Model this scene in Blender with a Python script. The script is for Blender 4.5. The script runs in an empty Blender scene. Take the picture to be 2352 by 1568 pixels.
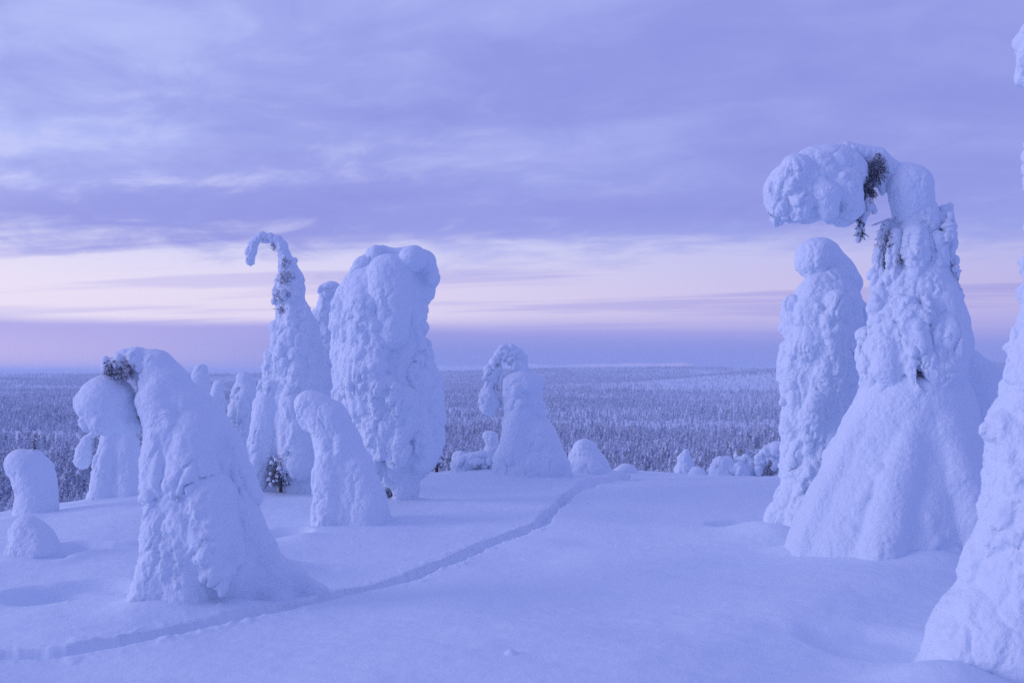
import bpy, math, random
import numpy as np

random.seed(7); np.random.seed(7)
scene = bpy.context.scene
col = scene.collection
R = math.radians

# ------------------------------------------------------------------ camera
CAM_H = 1.6
PITCH = R(1.78)
FPX = 2287.0                       # focal length in pixels of a 2352 px wide frame
cam_data = bpy.data.cameras.new('camera')
cam_data.sensor_width = 36.0
cam_data.lens = 36.0 * FPX / 2352.0
cam_data.clip_start = 0.1
cam_data.clip_end = 60000.0
cam_data.dof.use_dof = True
cam_data.dof.focus_distance = 9.5
cam_data.dof.aperture_fstop = 3.2
cam = bpy.data.objects.new('camera', cam_data)
cam.location = (0, 0, CAM_H)
cam.rotation_euler = (R(90) + PITCH, 0, 0)
col.objects.link(cam)
scene.camera = cam


def lin(r, g, b, k=1.0):
    def f(c):
        c /= 255.0
        return c / 12.92 if c <= 0.04045 else ((c + 0.055) / 1.055) ** 2.4
    return (f(r) * k, f(g) * k, f(b) * k, 1.0)


class NT:
    """small helper round a node tree"""
    def __init__(self, tree):
        self.t = tree; self.n = tree.nodes; self.l = tree.links

    def node(self, kind, **kw):
        n = self.n.new(kind)
        for k, v in kw.items():
            setattr(n, k, v)
        return n

    def put(self, sock, v):
        if isinstance(v, bpy.types.NodeSocket):
            self.l.new(v, sock)
        else:
            sock.default_value = v

    def m(self, op, a, b=0.0, c=None, clamp=False):
        n = self.node('ShaderNodeMath', operation=op, use_clamp=clamp)
        self.put(n.inputs[0], a); self.put(n.inputs[1], b)
        if c is not None:
            self.put(n.inputs[2], c)
        return n.outputs[0]

    def smooth(self, v, a, b, lo=0.0, hi=1.0):
        n = self.node('ShaderNodeMapRange', interpolation_type='SMOOTHSTEP')
        for i, x in enumerate((v, a, b, lo, hi)):
            self.put(n.inputs[i], x)
        return n.outputs[0]

    def mix(self, f, a, b, blend='MIX'):
        n = self.node('ShaderNodeMix', data_type='RGBA', blend_type=blend)
        self.put(n.inputs[0], f); self.put(n.inputs[6], a); self.put(n.inputs[7], b)
        return n.outputs[2]

    def noise(self, vec, scale, detail=4.0, rough=0.5, dist=0.0):
        n = self.node('ShaderNodeTexNoise')
        self.put(n.inputs['Vector'], vec)
        n.inputs['Scale'].default_value = scale
        n.inputs['Detail'].default_value = detail
        n.inputs['Roughness'].default_value = rough
        n.inputs['Distortion'].default_value = dist
        return n.outputs[0]

    def comb(self, x, y, z=0.0):
        n = self.node('ShaderNodeCombineXYZ')
        for i, v in enumerate((x, y, z)):
            self.put(n.inputs[i], v)
        return n.outputs[0]

    def ramp(self, f, stops, interp='EASE'):
        n = self.node('ShaderNodeValToRGB')
        cr = n.color_ramp; cr.interpolation = interp
        while len(cr.elements) < len(stops):
            cr.elements.new(0.5)
        for e, (p, c) in zip(cr.elements, stops):
            e.position = p; e.color = c
        self.put(n.inputs[0], f)
        return n.outputs[0]


# ------------------------------------------------------------------ sky
SUN_AZ = -98.0        # degrees from the view axis, the set sun's glow lies to the left
SUN_EL = 11.5
world = bpy.data.worlds.new('World')
scene.world = world
world.use_nodes = True
world.cycles.sampling_method = 'MANUAL'
world.cycles.sample_map_resolution = 512
W = NT(world.node_tree)
W.n.clear()
geo = W.node('ShaderNodeTexCoord')
nrm = W.node('ShaderNodeVectorMath', operation='NORMALIZE')
W.l.new(geo.outputs['Generated'], nrm.inputs[0])
sep = W.node('ShaderNodeSeparateXYZ'); W.l.new(nrm.outputs[0], sep.inputs[0])
dx, dy, dz = sep.outputs
zc = W.m('MAXIMUM', dz, 0.0)
# glow round the azimuth of the set sun
hl = W.m('SQRT', W.m('ADD', W.m('MULTIPLY', dx, dx), W.m('ADD', W.m('MULTIPLY', dy, dy), 1e-5)))
dot = W.m('ADD', W.m('MULTIPLY', dx, math.sin(R(-50))), W.m('MULTIPLY', dy, math.cos(R(-50))))
g0 = W.m('MULTIPLY_ADD', W.m('DIVIDE', dot, hl), 0.5, 0.5, clamp=True)
g = W.m('POWER', g0, 4.0)
gw = W.m('POWER', g0, 2.0)
# cloud sheet seen in perspective
inv = W.m('DIVIDE', 1.0, W.m('ADD', zc, 0.14))
px = W.m('MULTIPLY', dx, inv); py = W.m('MULTIPLY', dy, inv)
pyt = W.m('ADD', py, W.m('MULTIPLY', px, 0.16))
n_big = W.noise(W.comb(W.m('MULTIPLY', px, 0.75), pyt, 12.3), 0.80, 4.0, 0.50, 0.5)
n_mid = W.noise(W.comb(W.m('MULTIPLY', px, 0.95), pyt, 20.0), 3.4, 6.0, 0.60, 0.35)
inv2 = W.m('DIVIDE', 1.0, W.m('ADD', zc, 0.05))
n_str = W.noise(W.comb(W.m('MULTIPLY', W.m('MULTIPLY', dx, inv2), 0.22), W.m('ADD', W.m('MULTIPLY', dy, inv2), W.m('MULTIPLY', dx, 1.6)), 1.7), 1.1, 4.0, 0.55, 0.1)
deck = W.m('ADD', W.m('MULTIPLY', n_big, 0.70), W.m('MULTIPLY', n_mid, 0.30))
deck = W.m('ADD', deck, W.m('MULTIPLY_ADD', g, 0.15, -0.075))
deck = W.m('MULTIPLY_ADD', W.m('SUBTRACT', deck, 0.48), W.m('MULTIPLY_ADD', g, 0.65, 0.5), 0.47)
deck_f = W.smooth(deck, 0.34, 0.68)
deck_c = W.ramp(deck_f, [(0.0, lin(139, 147, 226)), (0.35, lin(149, 157, 231)), (0.7, lin(164, 173, 240)), (1.0, lin(182, 194, 251))], 'LINEAR')
# bright rents where the lit air shows, most of them low and towards the glow
rent = W.m('MULTIPLY', W.smooth(W.m('ADD', n_mid, W.m('MULTIPLY', n_big, 0.5)), 0.76, 0.98), W.m('MULTIPLY', W.smooth(zc, 0.34, 0.14), W.smooth(g, 0.25, 0.85)))
deck_c = W.mix(W.m('MULTIPLY', rent, 0.65), deck_c, lin(212, 214, 253))
deck_c = W.mix(W.m('MULTIPLY', W.smooth(zc, 0.30, 0.10), W.m('MULTIPLY', g, 0.22)), deck_c, lin(200, 192, 246))
# clear band under the deck
glow_c = W.mix(gw, lin(150, 144, 220), lin(250, 238, 253))
glow_c = W.mix(W.smooth(zc, 0.07, 0.14), glow_c, W.mix(gw, lin(158, 164, 234), lin(226, 226, 255)))
streak = W.smooth(n_str, 0.50, 0.64)
glow_c = W.mix(W.m('MULTIPLY', streak, W.m('MULTIPLY_ADD', g, -0.35, 0.62)), glow_c, W.mix(g, lin(152, 150, 224), lin(184, 178, 240)))
deck_edge = W.m('ADD', zc, W.m('MULTIPLY_ADD', n_mid, 0.08, -0.04))
deck_edge = W.m('ADD', deck_edge, W.m('MULTIPLY_ADD', n_str, 0.07, -0.035))
sky_c = W.mix(W.smooth(deck_edge, 0.100, 0.145), glow_c, deck_c)
# low bank of far cloud lying on the horizon
bank_c = W.ramp(W.m('DIVIDE', zc, 0.05), [(0.0, lin(116, 135, 217)), (0.35, lin(138, 149, 226)), (1.0, lin(168, 164, 232))], 'EASE')
bank_l = W.ramp(W.m('DIVIDE', zc, 0.05), [(0.0, lin(216, 198, 240)), (1.0, lin(186, 178, 238))], 'EASE')
bank_c = W.mix(W.smooth(g, 0.50, 0.90), bank_c, bank_l)
n_edge = W.noise(W.comb(dx, dy, W.m('MULTIPLY', dz, 3.0)), 7.0, 3.0, 0.5)
bank_t = W.m('MULTIPLY_ADD', n_edge, 0.006, 0.0455)
soft = W.m('MULTIPLY_ADD', W.smooth(g, 0.15, 0.7), -0.018, 0.024)
sky_c = W.mix(W.smooth(zc, W.m('SUBTRACT', bank_t, soft), W.m('ADD', bank_t, soft)), bank_c, sky_c)
# thin pale fog strip over the farthest hills
n_fog = W.noise(W.comb(dx, dy, W.m('MULTIPLY', dz, 9.0)), 8.0, 4.0, 0.55)
fog_t = W.m('MULTIPLY_ADD', n_fog, 0.026, -0.0040)
fog = W.m('MULTIPLY', W.smooth(zc, fog_t, W.m('SUBTRACT', fog_t, 0.0022)), W.smooth(zc, 0.001, 0.004))
sky_c = W.mix(W.m('MULTIPLY', W.m('MULTIPLY', fog, 0.8), W.smooth(g, 0.8, 0.5)), sky_c, lin(190, 182, 238))
# clear twilight air above the clouds adds its blue through them
nishita = W.node('ShaderNodeTexSky', sky_type='NISHITA')
nishita.sun_disc = False
nishita.sun_elevation = R(SUN_EL)
nishita.sun_rotation = R(SUN_AZ)
STR = 0.1
bg = W.node('ShaderNodeBackground'); bg.inputs[1].default_value = STR
scl = W.node('ShaderNodeVectorMath', operation='SCALE'); W.l.new(sky_c, scl.inputs[0]); scl.inputs['Scale'].default_value = 0.97 / STR
nsc = W.node('ShaderNodeVectorMath', operation='SCALE'); W.l.new(nishita.outputs[0], nsc.inputs[0]); nsc.inputs['Scale'].default_value = 0.02
add = W.node('ShaderNodeVectorMath', operation='ADD'); W.l.new(scl.outputs[0], add.inputs[0]); W.l.new(nsc.outputs[0], add.inputs[1])
out = W.node('ShaderNodeOutputWorld')
W.l.new(add.outputs[0], bg.inputs[0]); W.l.new(bg.outputs[0], out.inputs[0])

# ------------------------------------------------------------------ sun (veiled, low, from the left)
sun_d = bpy.data.lights.new('sun', 'SUN')
sun_d.energy = 1.15
sun_d.angle = R(30)
sun_d.color = (0.88, 0.78, 1.0)
sun = bpy.data.objects.new('sun', sun_d)
sun_az = R(SUN_AZ)
sd = np.array([math.sin(sun_az) * math.cos(R(SUN_EL)), math.cos(sun_az) * math.cos(R(SUN_EL)), math.sin(R(SUN_EL))])
from mathutils import Vector
sun.rotation_euler = Vector(sd).to_track_quat('Z', 'Y').to_euler()
sun.location = (-30, -4, 20)
col.objects.link(sun)

# ------------------------------------------------------------------ picture settings
vs = scene.view_settings
scene.display_settings.display_device = 'sRGB'
vs.view_transform = 'Standard'; vs.look = 'None'; vs.exposure = 0.0; vs.gamma = 1.0
vs.use_curve_mapping = False
scene.render.engine = 'CYCLES'
cy = scene.cycles
cy.use_denoising = False
cy.max_bounces = 6; cy.diffuse_bounces = 3; cy.volume_bounces = 1
cy.transparent_max_bounces = 8
cy.sample_clamp_indirect = 4.0


# ================================================================== noise in numpy
def _hash(ix, iy, iz, seed):
    h = (ix.astype(np.int64) * 374761393 + iy.astype(np.int64) * 668265263 + iz.astype(np.int64) * 2147483647 + seed * 974711) & 0xFFFFFFFF
    h = ((h ^ (h >> 13)) * 1274126177) & 0xFFFFFFFF
    h = ((h ^ (h >> 16)) * 2246822519) & 0xFFFFFFFF
    return ((h ^ (h >> 15)) & 0xFFFFFF).astype(np.float32) / np.float32(0xFFFFFF)


def vnoise(p, seed=0):
    """value noise 0..1 on (N,3) points"""
    i = np.floor(p).astype(np.int64); f = (p - i).astype(np.float32)
    f = f * f * f * (f * (f * 6 - 15) + 10)
    x, y, z = i[:, 0], i[:, 1], i[:, 2]
    r = 0
    for a in (0, 1):
        wx = f[:, 0] if a else 1 - f[:, 0]
        for b in (0, 1):
            wy = f[:, 1] if b else 1 - f[:, 1]
            for c in (0, 1):
                wz = f[:, 2] if c else 1 - f[:, 2]
                r = r + wx * wy * wz * _hash(x + a, y + b, z + c, seed)
    return r


def fbm(p, octaves=4, seed=0, gain=0.5):
    s = 0; a = 1.0; t = 0
    for o in range(octaves):
        s = s + a * vnoise(p * (2.03 ** o) + o * 17.3, seed + o); t += a; a *= gain
    return s / t


def billow(p, octaves=4, seed=0, gain=0.55):
    """rounded bumps parted by sharp creases"""
    s = 0; a = 1.0; t = 0
    for o in range(octaves):
        s = s + a * np.abs(2 * vnoise(p * (2.1 ** o) + o * 13.7, seed + o) - 1); t += a; a *= gain
    return s / t


def worley(p, seed=0):
    """nearest and second nearest feature distance, and a random number of the nearest cell"""
    i = np.floor(p).astype(np.int64)
    f1 = np.full(len(p), 9.0, np.float32); f2 = f1.copy(); rid = np.zeros(len(p), np.float32)
    for a in (-1, 0, 1):
        for b in (-1, 0, 1):
            for c in (-1, 0, 1):
                x, y, z = i[:, 0] + a, i[:, 1] + b, i[:, 2] + c
                h1 = _hash(x, y, z, seed); h2 = _hash(x, y, z, seed + 11); h3 = _hash(x, y, z, seed + 23)
                d = np.sqrt((x + h1 - p[:, 0]) ** 2 + (y + h2 - p[:, 1]) ** 2 + (z + h3 - p[:, 2]) ** 2).astype(np.float32)
                near = d < f1
                f2 = np.where(near, f1, np.minimum(f2, d))
                rid = np.where(near, h1 * 0.5 + h3 * 0.5, rid)
                f1 = np.where(near, d, f1)
    return f1, f2, rid


def sstep(v, a, b):
    t = np.clip((v - a) / (b - a), 0, 1)
    return t * t * (3 - 2 * t)


# ================================================================== mesh helpers
def make_mesh(name, v, f, smooth=True):
    v = np.asarray(v, np.float32); f = np.asarray(f, np.int32)
    me = bpy.data.meshes.new(name)
    n = f.shape[1]
    me.vertices.add(len(v)); me.vertices.foreach_set('co', v.ravel())
    me.loops.add(f.size); me.loops.foreach_set('vertex_index', f.ravel())
    me.polygons.add(len(f))
    me.polygons.foreach_set('loop_start', np.arange(0, f.size, n, dtype=np.int32))
    me.polygons.foreach_set('loop_total', np.full(len(f), n, np.int32))
    if smooth:
        me.polygons.foreach_set('use_smooth', np.ones(len(f), bool))
    me.update(calc_edges=True)
    return me


def link(name, me, mat=None, parent=None, **props):
    o = bpy.data.objects.new(name, me)
    col.objects.link(o)
    if mat is not None:
        me.materials.append(mat)
    if parent is not None:
        o.parent = parent
    for k, v in props.items():
        o[k] = v
    return o


def thing(name, label, cat, loc, group=None):
    o = bpy.data.objects.new(name, None)
    o.empty_display_size = 0.2
    col.objects.link(o)
    o.location = loc
    o['label'] = label; o['category'] = cat
    if group:
        o['group'] = group
    return o


# ================================================================== materials
def new_mat(name):
    m = bpy.data.materials.new(name); m.use_nodes = True
    t = NT(m.node_tree)
    return m, t, t.n['Principled BSDF']


def snow_material(name, fine=70.0, strength=0.35, dist=0.02, base=((0.71, 0.82, 0.94, 1), (0.77, 0.86, 0.96, 1))):
    m, t, b = new_mat(name)
    tc = t.node('ShaderNodeTexCoord')
    v = tc.outputs['Object']
    n1 = t.noise(v, fine, 4.0, 0.6)
    n2 = t.noise(v, fine * 0.22, 3.0, 0.5)
    n3 = t.noise(v, 1.3, 3.0, 0.5)
    t.put(b.inputs['Base Color'], t.mix(n3, base[0], base[1]))
    b.inputs['Roughness'].default_value = 0.78
    b.inputs['Specular IOR Level'].default_value = 0.25
    h = t.m('ADD', t.m('MULTIPLY', n1, 0.45), n2)
    bp = t.node('ShaderNodeBump'); bp.inputs['Strength'].default_value = strength; bp.inputs['Distance'].default_value = dist
    t.put(bp.inputs['Height'], h); t.l.new(bp.outputs[0], b.inputs['Normal'])
    return m


M_SNOW = snow_material('tree_snow', 75.0, 0.6, 0.024)
M_GROUND = snow_material('ground_snow', 70.0, 0.45, 0.014)

M_NEEDLE, t, b = new_mat('spruce_needles')
tc = t.node('ShaderNodeTexCoord')
n = t.noise(tc.outputs['Object'], 55.0, 3.0)
ge = t.node('ShaderNodeNewGeometry')
sp = t.node('ShaderNodeSeparateXYZ'); t.l.new(ge.outputs['Normal'], sp.inputs[0])
frost = t.m('MULTIPLY', t.smooth(n, 0.36, 0.52), t.smooth(sp.outputs[2], -0.3, 0.6))
t.put(b.inputs['Base Color'], t.mix(frost, (0.075, 0.08, 0.095, 1), (0.66, 0.72, 0.84, 1)))
b.inputs['Roughness'].default_value = 0.8

M_FROST, t, b = new_mat('rimed_twigs')
tc = t.node('ShaderNodeTexCoord')
n = t.noise(tc.outputs['Object'], 40.0, 3.0)
t.put(b.inputs['Base Color'], t.mix(t.smooth(n, 0.32, 0.54), (0.13, 0.13, 0.15, 1), (0.70, 0.76, 0.88, 1)))
b.inputs['Roughness'].default_value = 0.85

M_BARK, t, b = new_mat('spruce_bark')
tc = t.node('ShaderNodeTexCoord')
mp = t.node('ShaderNodeMapping'); mp.inputs['Scale'].default_value = (18, 18, 5); t.l.new(tc.outputs['Object'], mp.inputs[0])
n = t.noise(mp.outputs[0], 2.0, 5.0, 0.6)
t.put(b.inputs['Base Color'], t.mix(n, (0.030, 0.022, 0.018, 1), (0.10, 0.075, 0.06, 1)))
b.inputs['Roughness'].default_value = 0.9
bp = t.node('ShaderNodeBump'); bp.inputs['Strength'].default_value = 0.6; bp.inputs['Distance'].default_value = 0.01
t.put(bp.inputs['Height'], n); t.l.new(bp.outputs[0], b.inputs['Normal'])


# ================================================================== measuring the photograph
CP, SP = math.cos(PITCH), math.sin(PITCH)


def ray(x, y):
    u = (x - 1176.0) / FPX; v = (784.0 - y) / FPX
    Y = CP - SP * v; Z = SP + CP * v
    return u / Y, Z / Y                       # X and Z per metre of depth


def at(x, y, d):
    a, c = ray(x, y)
    return np.array([a * d, d, CAM_H + c * d])


# ================================================================== the ground
E_U = np.array([-1.2, -0.514, -0.457, -0.363, -0.208, -0.077, 0.133, 0.255, 0.5, 1.2])
E_D = np.array([12.2, 12.5, 13.2, 14.8, 16.4, 17.6, 17.9, 17.3, 17.0, 16.0])


def far_height(x, y):
    d = np.hypot(x, y)
    u = x / np.maximum(np.abs(y), 1.0) * np.where(y > 0, 1, -1)
    p = np.stack([x / 900.0, y / 900.0, np.zeros_like(x)], -1).reshape(-1, 3)
    n = (fbm(p, 3, 5) - 0.5).reshape(x.shape)
    p2 = np.stack([x / 3200.0, y / 3200.0, np.zeros_like(x) + 4], -1).reshape(-1, 3)
    n2 = (fbm(p2, 3, 9) - 0.5).reshape(x.shape)
    z = -72.0 + n * 34 * sstep(d, 500, 1600) + n2 * 50 * sstep(d, 2500, 6000)
    z = z - 10 * np.exp(-((d - 1500) / 500.0) ** 2)
    # long hill on the right, low far ridges along the horizon
    z = z + 118 * np.exp(-((x - 2050) / 1300.0) ** 2 - ((y - 4700) / 900.0) ** 2)
    z = z + 60 * np.exp(-((x - 900) / 1500.0) ** 2 - ((y - 6800) / 1200.0) ** 2)
    z = z + (92 + 28 * sstep(u, -0.3, 0.0)) * sstep(d, 5200, 9500) - 260 * sstep(d, 15000, 26000)
    p3 = np.stack([x / 2600.0, y / 6000.0, np.zeros_like(x) + 8], -1).reshape(-1, 3)
    z = z + 26 * sstep(d, 9000, 13000) * (fbm(p3, 3, 3) - 0.45).reshape(x.shape)
    return z


TRACK = None
TRAIL = None
PITS = []
MOUNDS = []


def seg_dist(x, y, pts):
    best = np.full(x.shape, 99.0); tt = np.zeros(x.shape); acc = 0.0
    for (ax, ay), (bx, by) in zip(pts[:-1], pts[1:]):
        vx, vy = bx - ax, by - ay; L2 = vx * vx + vy * vy; L = math.sqrt(L2)
        t = np.clip(((x - ax) * vx + (y - ay) * vy) / L2, 0, 1)
        d = np.hypot(x - ax - t * vx, y - ay - t * vy)
        c = d < best
        best = np.where(c, d, best); tt = np.where(c, acc + t * L, tt)
        acc += L
    return best, tt


def near_height(x, y):
    d = np.hypot(x, y)
    u = x / np.maximum(y, 0.5)
    fwd = y > 0
    E = np.interp(np.clip(u, -1.2, 1.2), E_U, E_D)
    E = np.where(fwd, E, 15.0)
    s = np.where(fwd, np.maximum(y, d * 0.64), d) - E
    z = -0.70 * np.logaddexp(0, (s - 2.2) / 2.0)
    return z


def base_height(x, y):
    x = np.asarray(x, float); y = np.asarray(y, float)
    a = near_height(x, y); d = np.hypot(x, y)
    far = d > 60
    z = a
    if np.any(far):
        b_ = far_height(x, y)
        k = 8.0
        z = np.where(far, np.logaddexp(a / k, b_ / k) * k, a)
    return z


def ground_height(x, y, fine=True):
    x = np.asarray(x, float); y = np.asarray(y, float)
    z = base_height(x, y)
    d = np.hypot(x, y)
    near = d < 60
    if np.any(near):
        xs, ys = x[near], y[near]
        p = np.stack([xs, ys, np.zeros_like(xs)], -1)
        w = 1 - sstep(d[near], 30, 60)
        r = (fbm(p * np.array([0.42, 0.42, 1]), 3, 21) - 0.5) * 0.24
        r = r + (fbm(p * np.array([1.3, 2.2, 1]) + 7, 3, 31) - 0.5) * 0.035
        if fine:
            r = r + (fbm(p * np.array([7, 11, 1.0]), 3, 41) - 0.5) * 0.012
            # wind-packed ripples and fallen crumbs
            rip = fbm(p * np.array([1.6, 6.5, 1.0]) + np.array([0, 0, 2.0]) + 0.5 * fbm(p * 1.1, 2, 44)[:, None], 3, 43)
            r = r + 0.020 * np.abs(rip - 0.5) * sstep(fbm(p * 0.5, 2, 45), 0.35, 0.65)
            w1, _, wr = worley(p * np.array([4.2, 4.2, 1.0]), 46)
            r = r + 0.020 * (1 - sstep(w1, 0.06, 0.17)) * sstep(wr, 0.80, 0.86) * sstep(fbm(p * 0.7 + 3, 2, 47), 0.46, 0.6)
        for (mx, my, rx, ry, h) in MOUNDS:
            q = ((xs - mx) / rx) ** 2 + ((ys - my) / ry) ** 2
            r = r + h * np.exp(-q * 1.2)
        for (mx, my, rx, ry, h) in PITS:
            wob = 1 + 0.5 * (vnoise(p * 2.3 + 3, 51) - 0.5)
            q = np.sqrt(((xs - mx) / rx) ** 2 + ((ys - my) / ry) ** 2) * wob
            r = r - h * (1 - sstep(q, 0.55, 1.05))
        if fine and TRACK is not None:
            td, tt = seg_dist(xs, ys, TRACK)
            nz_ = fbm(p * 4.0, 2, 61) - 0.5
            n2 = vnoise(p * 24.0, 62) - 0.5
            n4 = vnoise(p * 13.0, 64) - 0.5
            wide = 0.074 + 0.010 * np.sin(tt * 1.3) + 0.10 * sstep(tt, 10.6, 11.6) * (1 - sstep(tt, 13.2, 14.0))
            e = td + 0.03 * nz_ + 0.012 * n2 + 0.016 * n4
            r = r - (0.10 + 0.03 * nz_) * (1 - sstep(e, wide * 0.7, wide * 1.25))
            # crumbled rim
            r = r + 0.020 * np.maximum(n2 + n4 - 0.05, 0) * np.exp(-((td - wide * 1.8) / 0.08) ** 2)
            # footprints on the bottom of the groove
            r = r - 0.022 * sstep(np.sin(tt * 11.0 + 2 * nz_), 0.1, 0.7) * (1 - sstep(td, 0.04, 0.11))
            if TRAIL is not None:
                t2, _ = seg_dist(xs, ys, TRAIL)
                r = r - 0.045 * (1 - sstep(t2 + 0.05 * nz_, 0.04, 0.16)) + 0.02 * np.exp(-((t2 - 0.2) / 0.08) ** 2)
            # steps inside the trodden stretch
            tr = sstep(tt, 10.0, 11.2) * (1 - sstep(tt, 13.8, 15.0))
            r = r - 0.10 * tr * sstep(vnoise(p * np.array([3.6, 2.2, 1]), 63), 0.55, 0.8) * (1 - sstep(td, 0.3, 0.7))
        z = z.copy()
        z[near] = z[near] + r * w
    return z


def on_ground(x, y):
    """depth at which the line of sight through a pixel meets the snow"""
    a, c = ray(x, y)
    d = np.linspace(3, 30, 2701)
    h = ground_height(a * d, d, fine=False)
    below = CAM_H + c * d <= h
    return float(d[np.argmax(below)]) if below.any() else 18.0


def gp(x, y):
    d = on_ground(x, y)
    a, c = ray(x, y)
    return a * d, d


for (x, y, wx, wy, h) in [(1960, 1268, 90, 0.28, 0.13), (2010, 1300, 170, 0.32, 0.08), (2140, 1305, 150, 0.32, 0.10), (1740, 1215, 70, 0.35, 0.07), (420, 1395, 150, 0.22, 0.05), (2120, 1590, 150, 0.3, 0.08), (1880, 1330, 320, 0.6, 0.05), (655, 1318, 85, 0.35, 0.12), (350, 1385, 90, 0.3, 0.06), (480, 1385, 120, 0.3, 0.05), (1790, 1235, 90, 0.4, 0.10), (1850, 1265, 80, 0.3, 0.08), (2170, 1280, 130, 0.35, 0.07), (2200, 1560, 140, 0.35, 0.08), (660, 1132, 110, 0.4, 0.06), (915, 1150, 70, 0.3, 0.05), (275, 1142, 90, 0.3, 0.05), (80, 1185, 70, 0.25, 0.04), (75, 1278, 80, 0.2, 0.04), (1215, 1088, 130, 0.4, 0.06), (1350, 1083, 90, 0.9, 0.10), (2090, 1330, 200, 0.5, 0.05),
                          (1080, 1088, 110, 0.8, 0.05), (700, 1236, 60, 0.25, 0.05), (1400, 1500, 500, 0.8, 0.05)]:
    X, Y = gp(x, y); MOUNDS.append((X, Y, wx * Y / FPX, wy, h))
for (x, y, wx, wy, h) in [(190, 1352, 135, 0.40, 0.085), (95, 1385, 105, 0.28, 0.10), (665, 1222, 55, 0.30, 0.09), (1680, 1205, 80, 0.40, 0.08), (2010, 1480, 170, 0.42, 0.06),
                          (165, 1262, 60, 0.25, 0.07), (720, 1292, 60, 0.2, 0.03)]:
    X, Y = gp(x, y); PITS.append((X, Y, wx * Y / FPX, wy, h))
TRACK = [gp(q[0], q[1] + float(np.interp(q[0], [0, 600, 1000, 1250], [14, 12, 7, 2]))) for q in [(-330, 1512), (0, 1490), (150, 1482), (260, 1462), (380, 1440), (470, 1421), (560, 1398), (650, 1382), (770, 1356), (880, 1335), (945, 1318), (1000, 1293), (1100, 1252), (1180, 1224), (1245, 1198),
                          (1275, 1165), (1305, 1135), (1350, 1110), (1400, 1096), (1440, 1088)]]

TRAIL = [gp(*q) for q in [(-200, 1268), (0, 1274), (120, 1277), (190, 1268), (250, 1258), (340, 1250)]]


def build_ground():
    a_in = np.linspace(-33, 33, 900)
    a_out = np.concatenate([np.linspace(33, 60, 60)[1:], np.linspace(60, 300, 120)[1:-1], np.linspace(300, 327, 60)[:-1]])
    ang = np.radians(np.concatenate([a_in, a_out]))
    # rings: even in the picture near the camera, geometric far away
    r = [0.0]
    rr = 0.6
    while rr < 3.6:
        r.append(rr); rr *= 1.10
    while rr < 24:
        r.append(rr); rr += max(0.02, rr * rr / (CAM_H * 996.0) * 1.05 * 0.9)
    while rr < 120:
        r.append(rr); rr *= 1.03
    while rr < 30000:
        r.append(rr); rr *= 1.022
    r = np.array(r[1:])
    A, D = np.meshgrid(ang, r)
    x = D * np.sin(A); y = D * np.cos(A)
    z = ground_height(x, y)
    nr, na = x.shape
    v = np.stack([x, y, z], -1).reshape(-1, 3)
    i = np.arange(nr - 1)[:, None] * na; j = np.arange(na)[None, :]; j2 = (j + 1) % na
    f = np.stack([i + j, i + na + j, i + na + j2, i + j2], -1).reshape(-1, 4)[:, ::-1]
    # close the hole under the camera
    v = np.concatenate([v, [[0, 0, 0]]]); c = len(v) - 1
    ring = np.arange(na)
    f2 = np.stack([np.full(na, c), np.roll(ring, -1), ring, ring], -1)
    me = make_mesh('snow_ground', v, f)
    o = link('snow_ground', me, M_GROUND, kind='structure')
    me2 = make_mesh('snow_underfoot', np.concatenate([v[:na], [[0, 0, 0]]]), np.stack([np.full(na, na), np.roll(ring, -1), ring], -1)[:, ::-1])
    link('snow_underfoot', me2, M_GROUND, kind='structure')
    return o


ground = build_ground()


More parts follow.
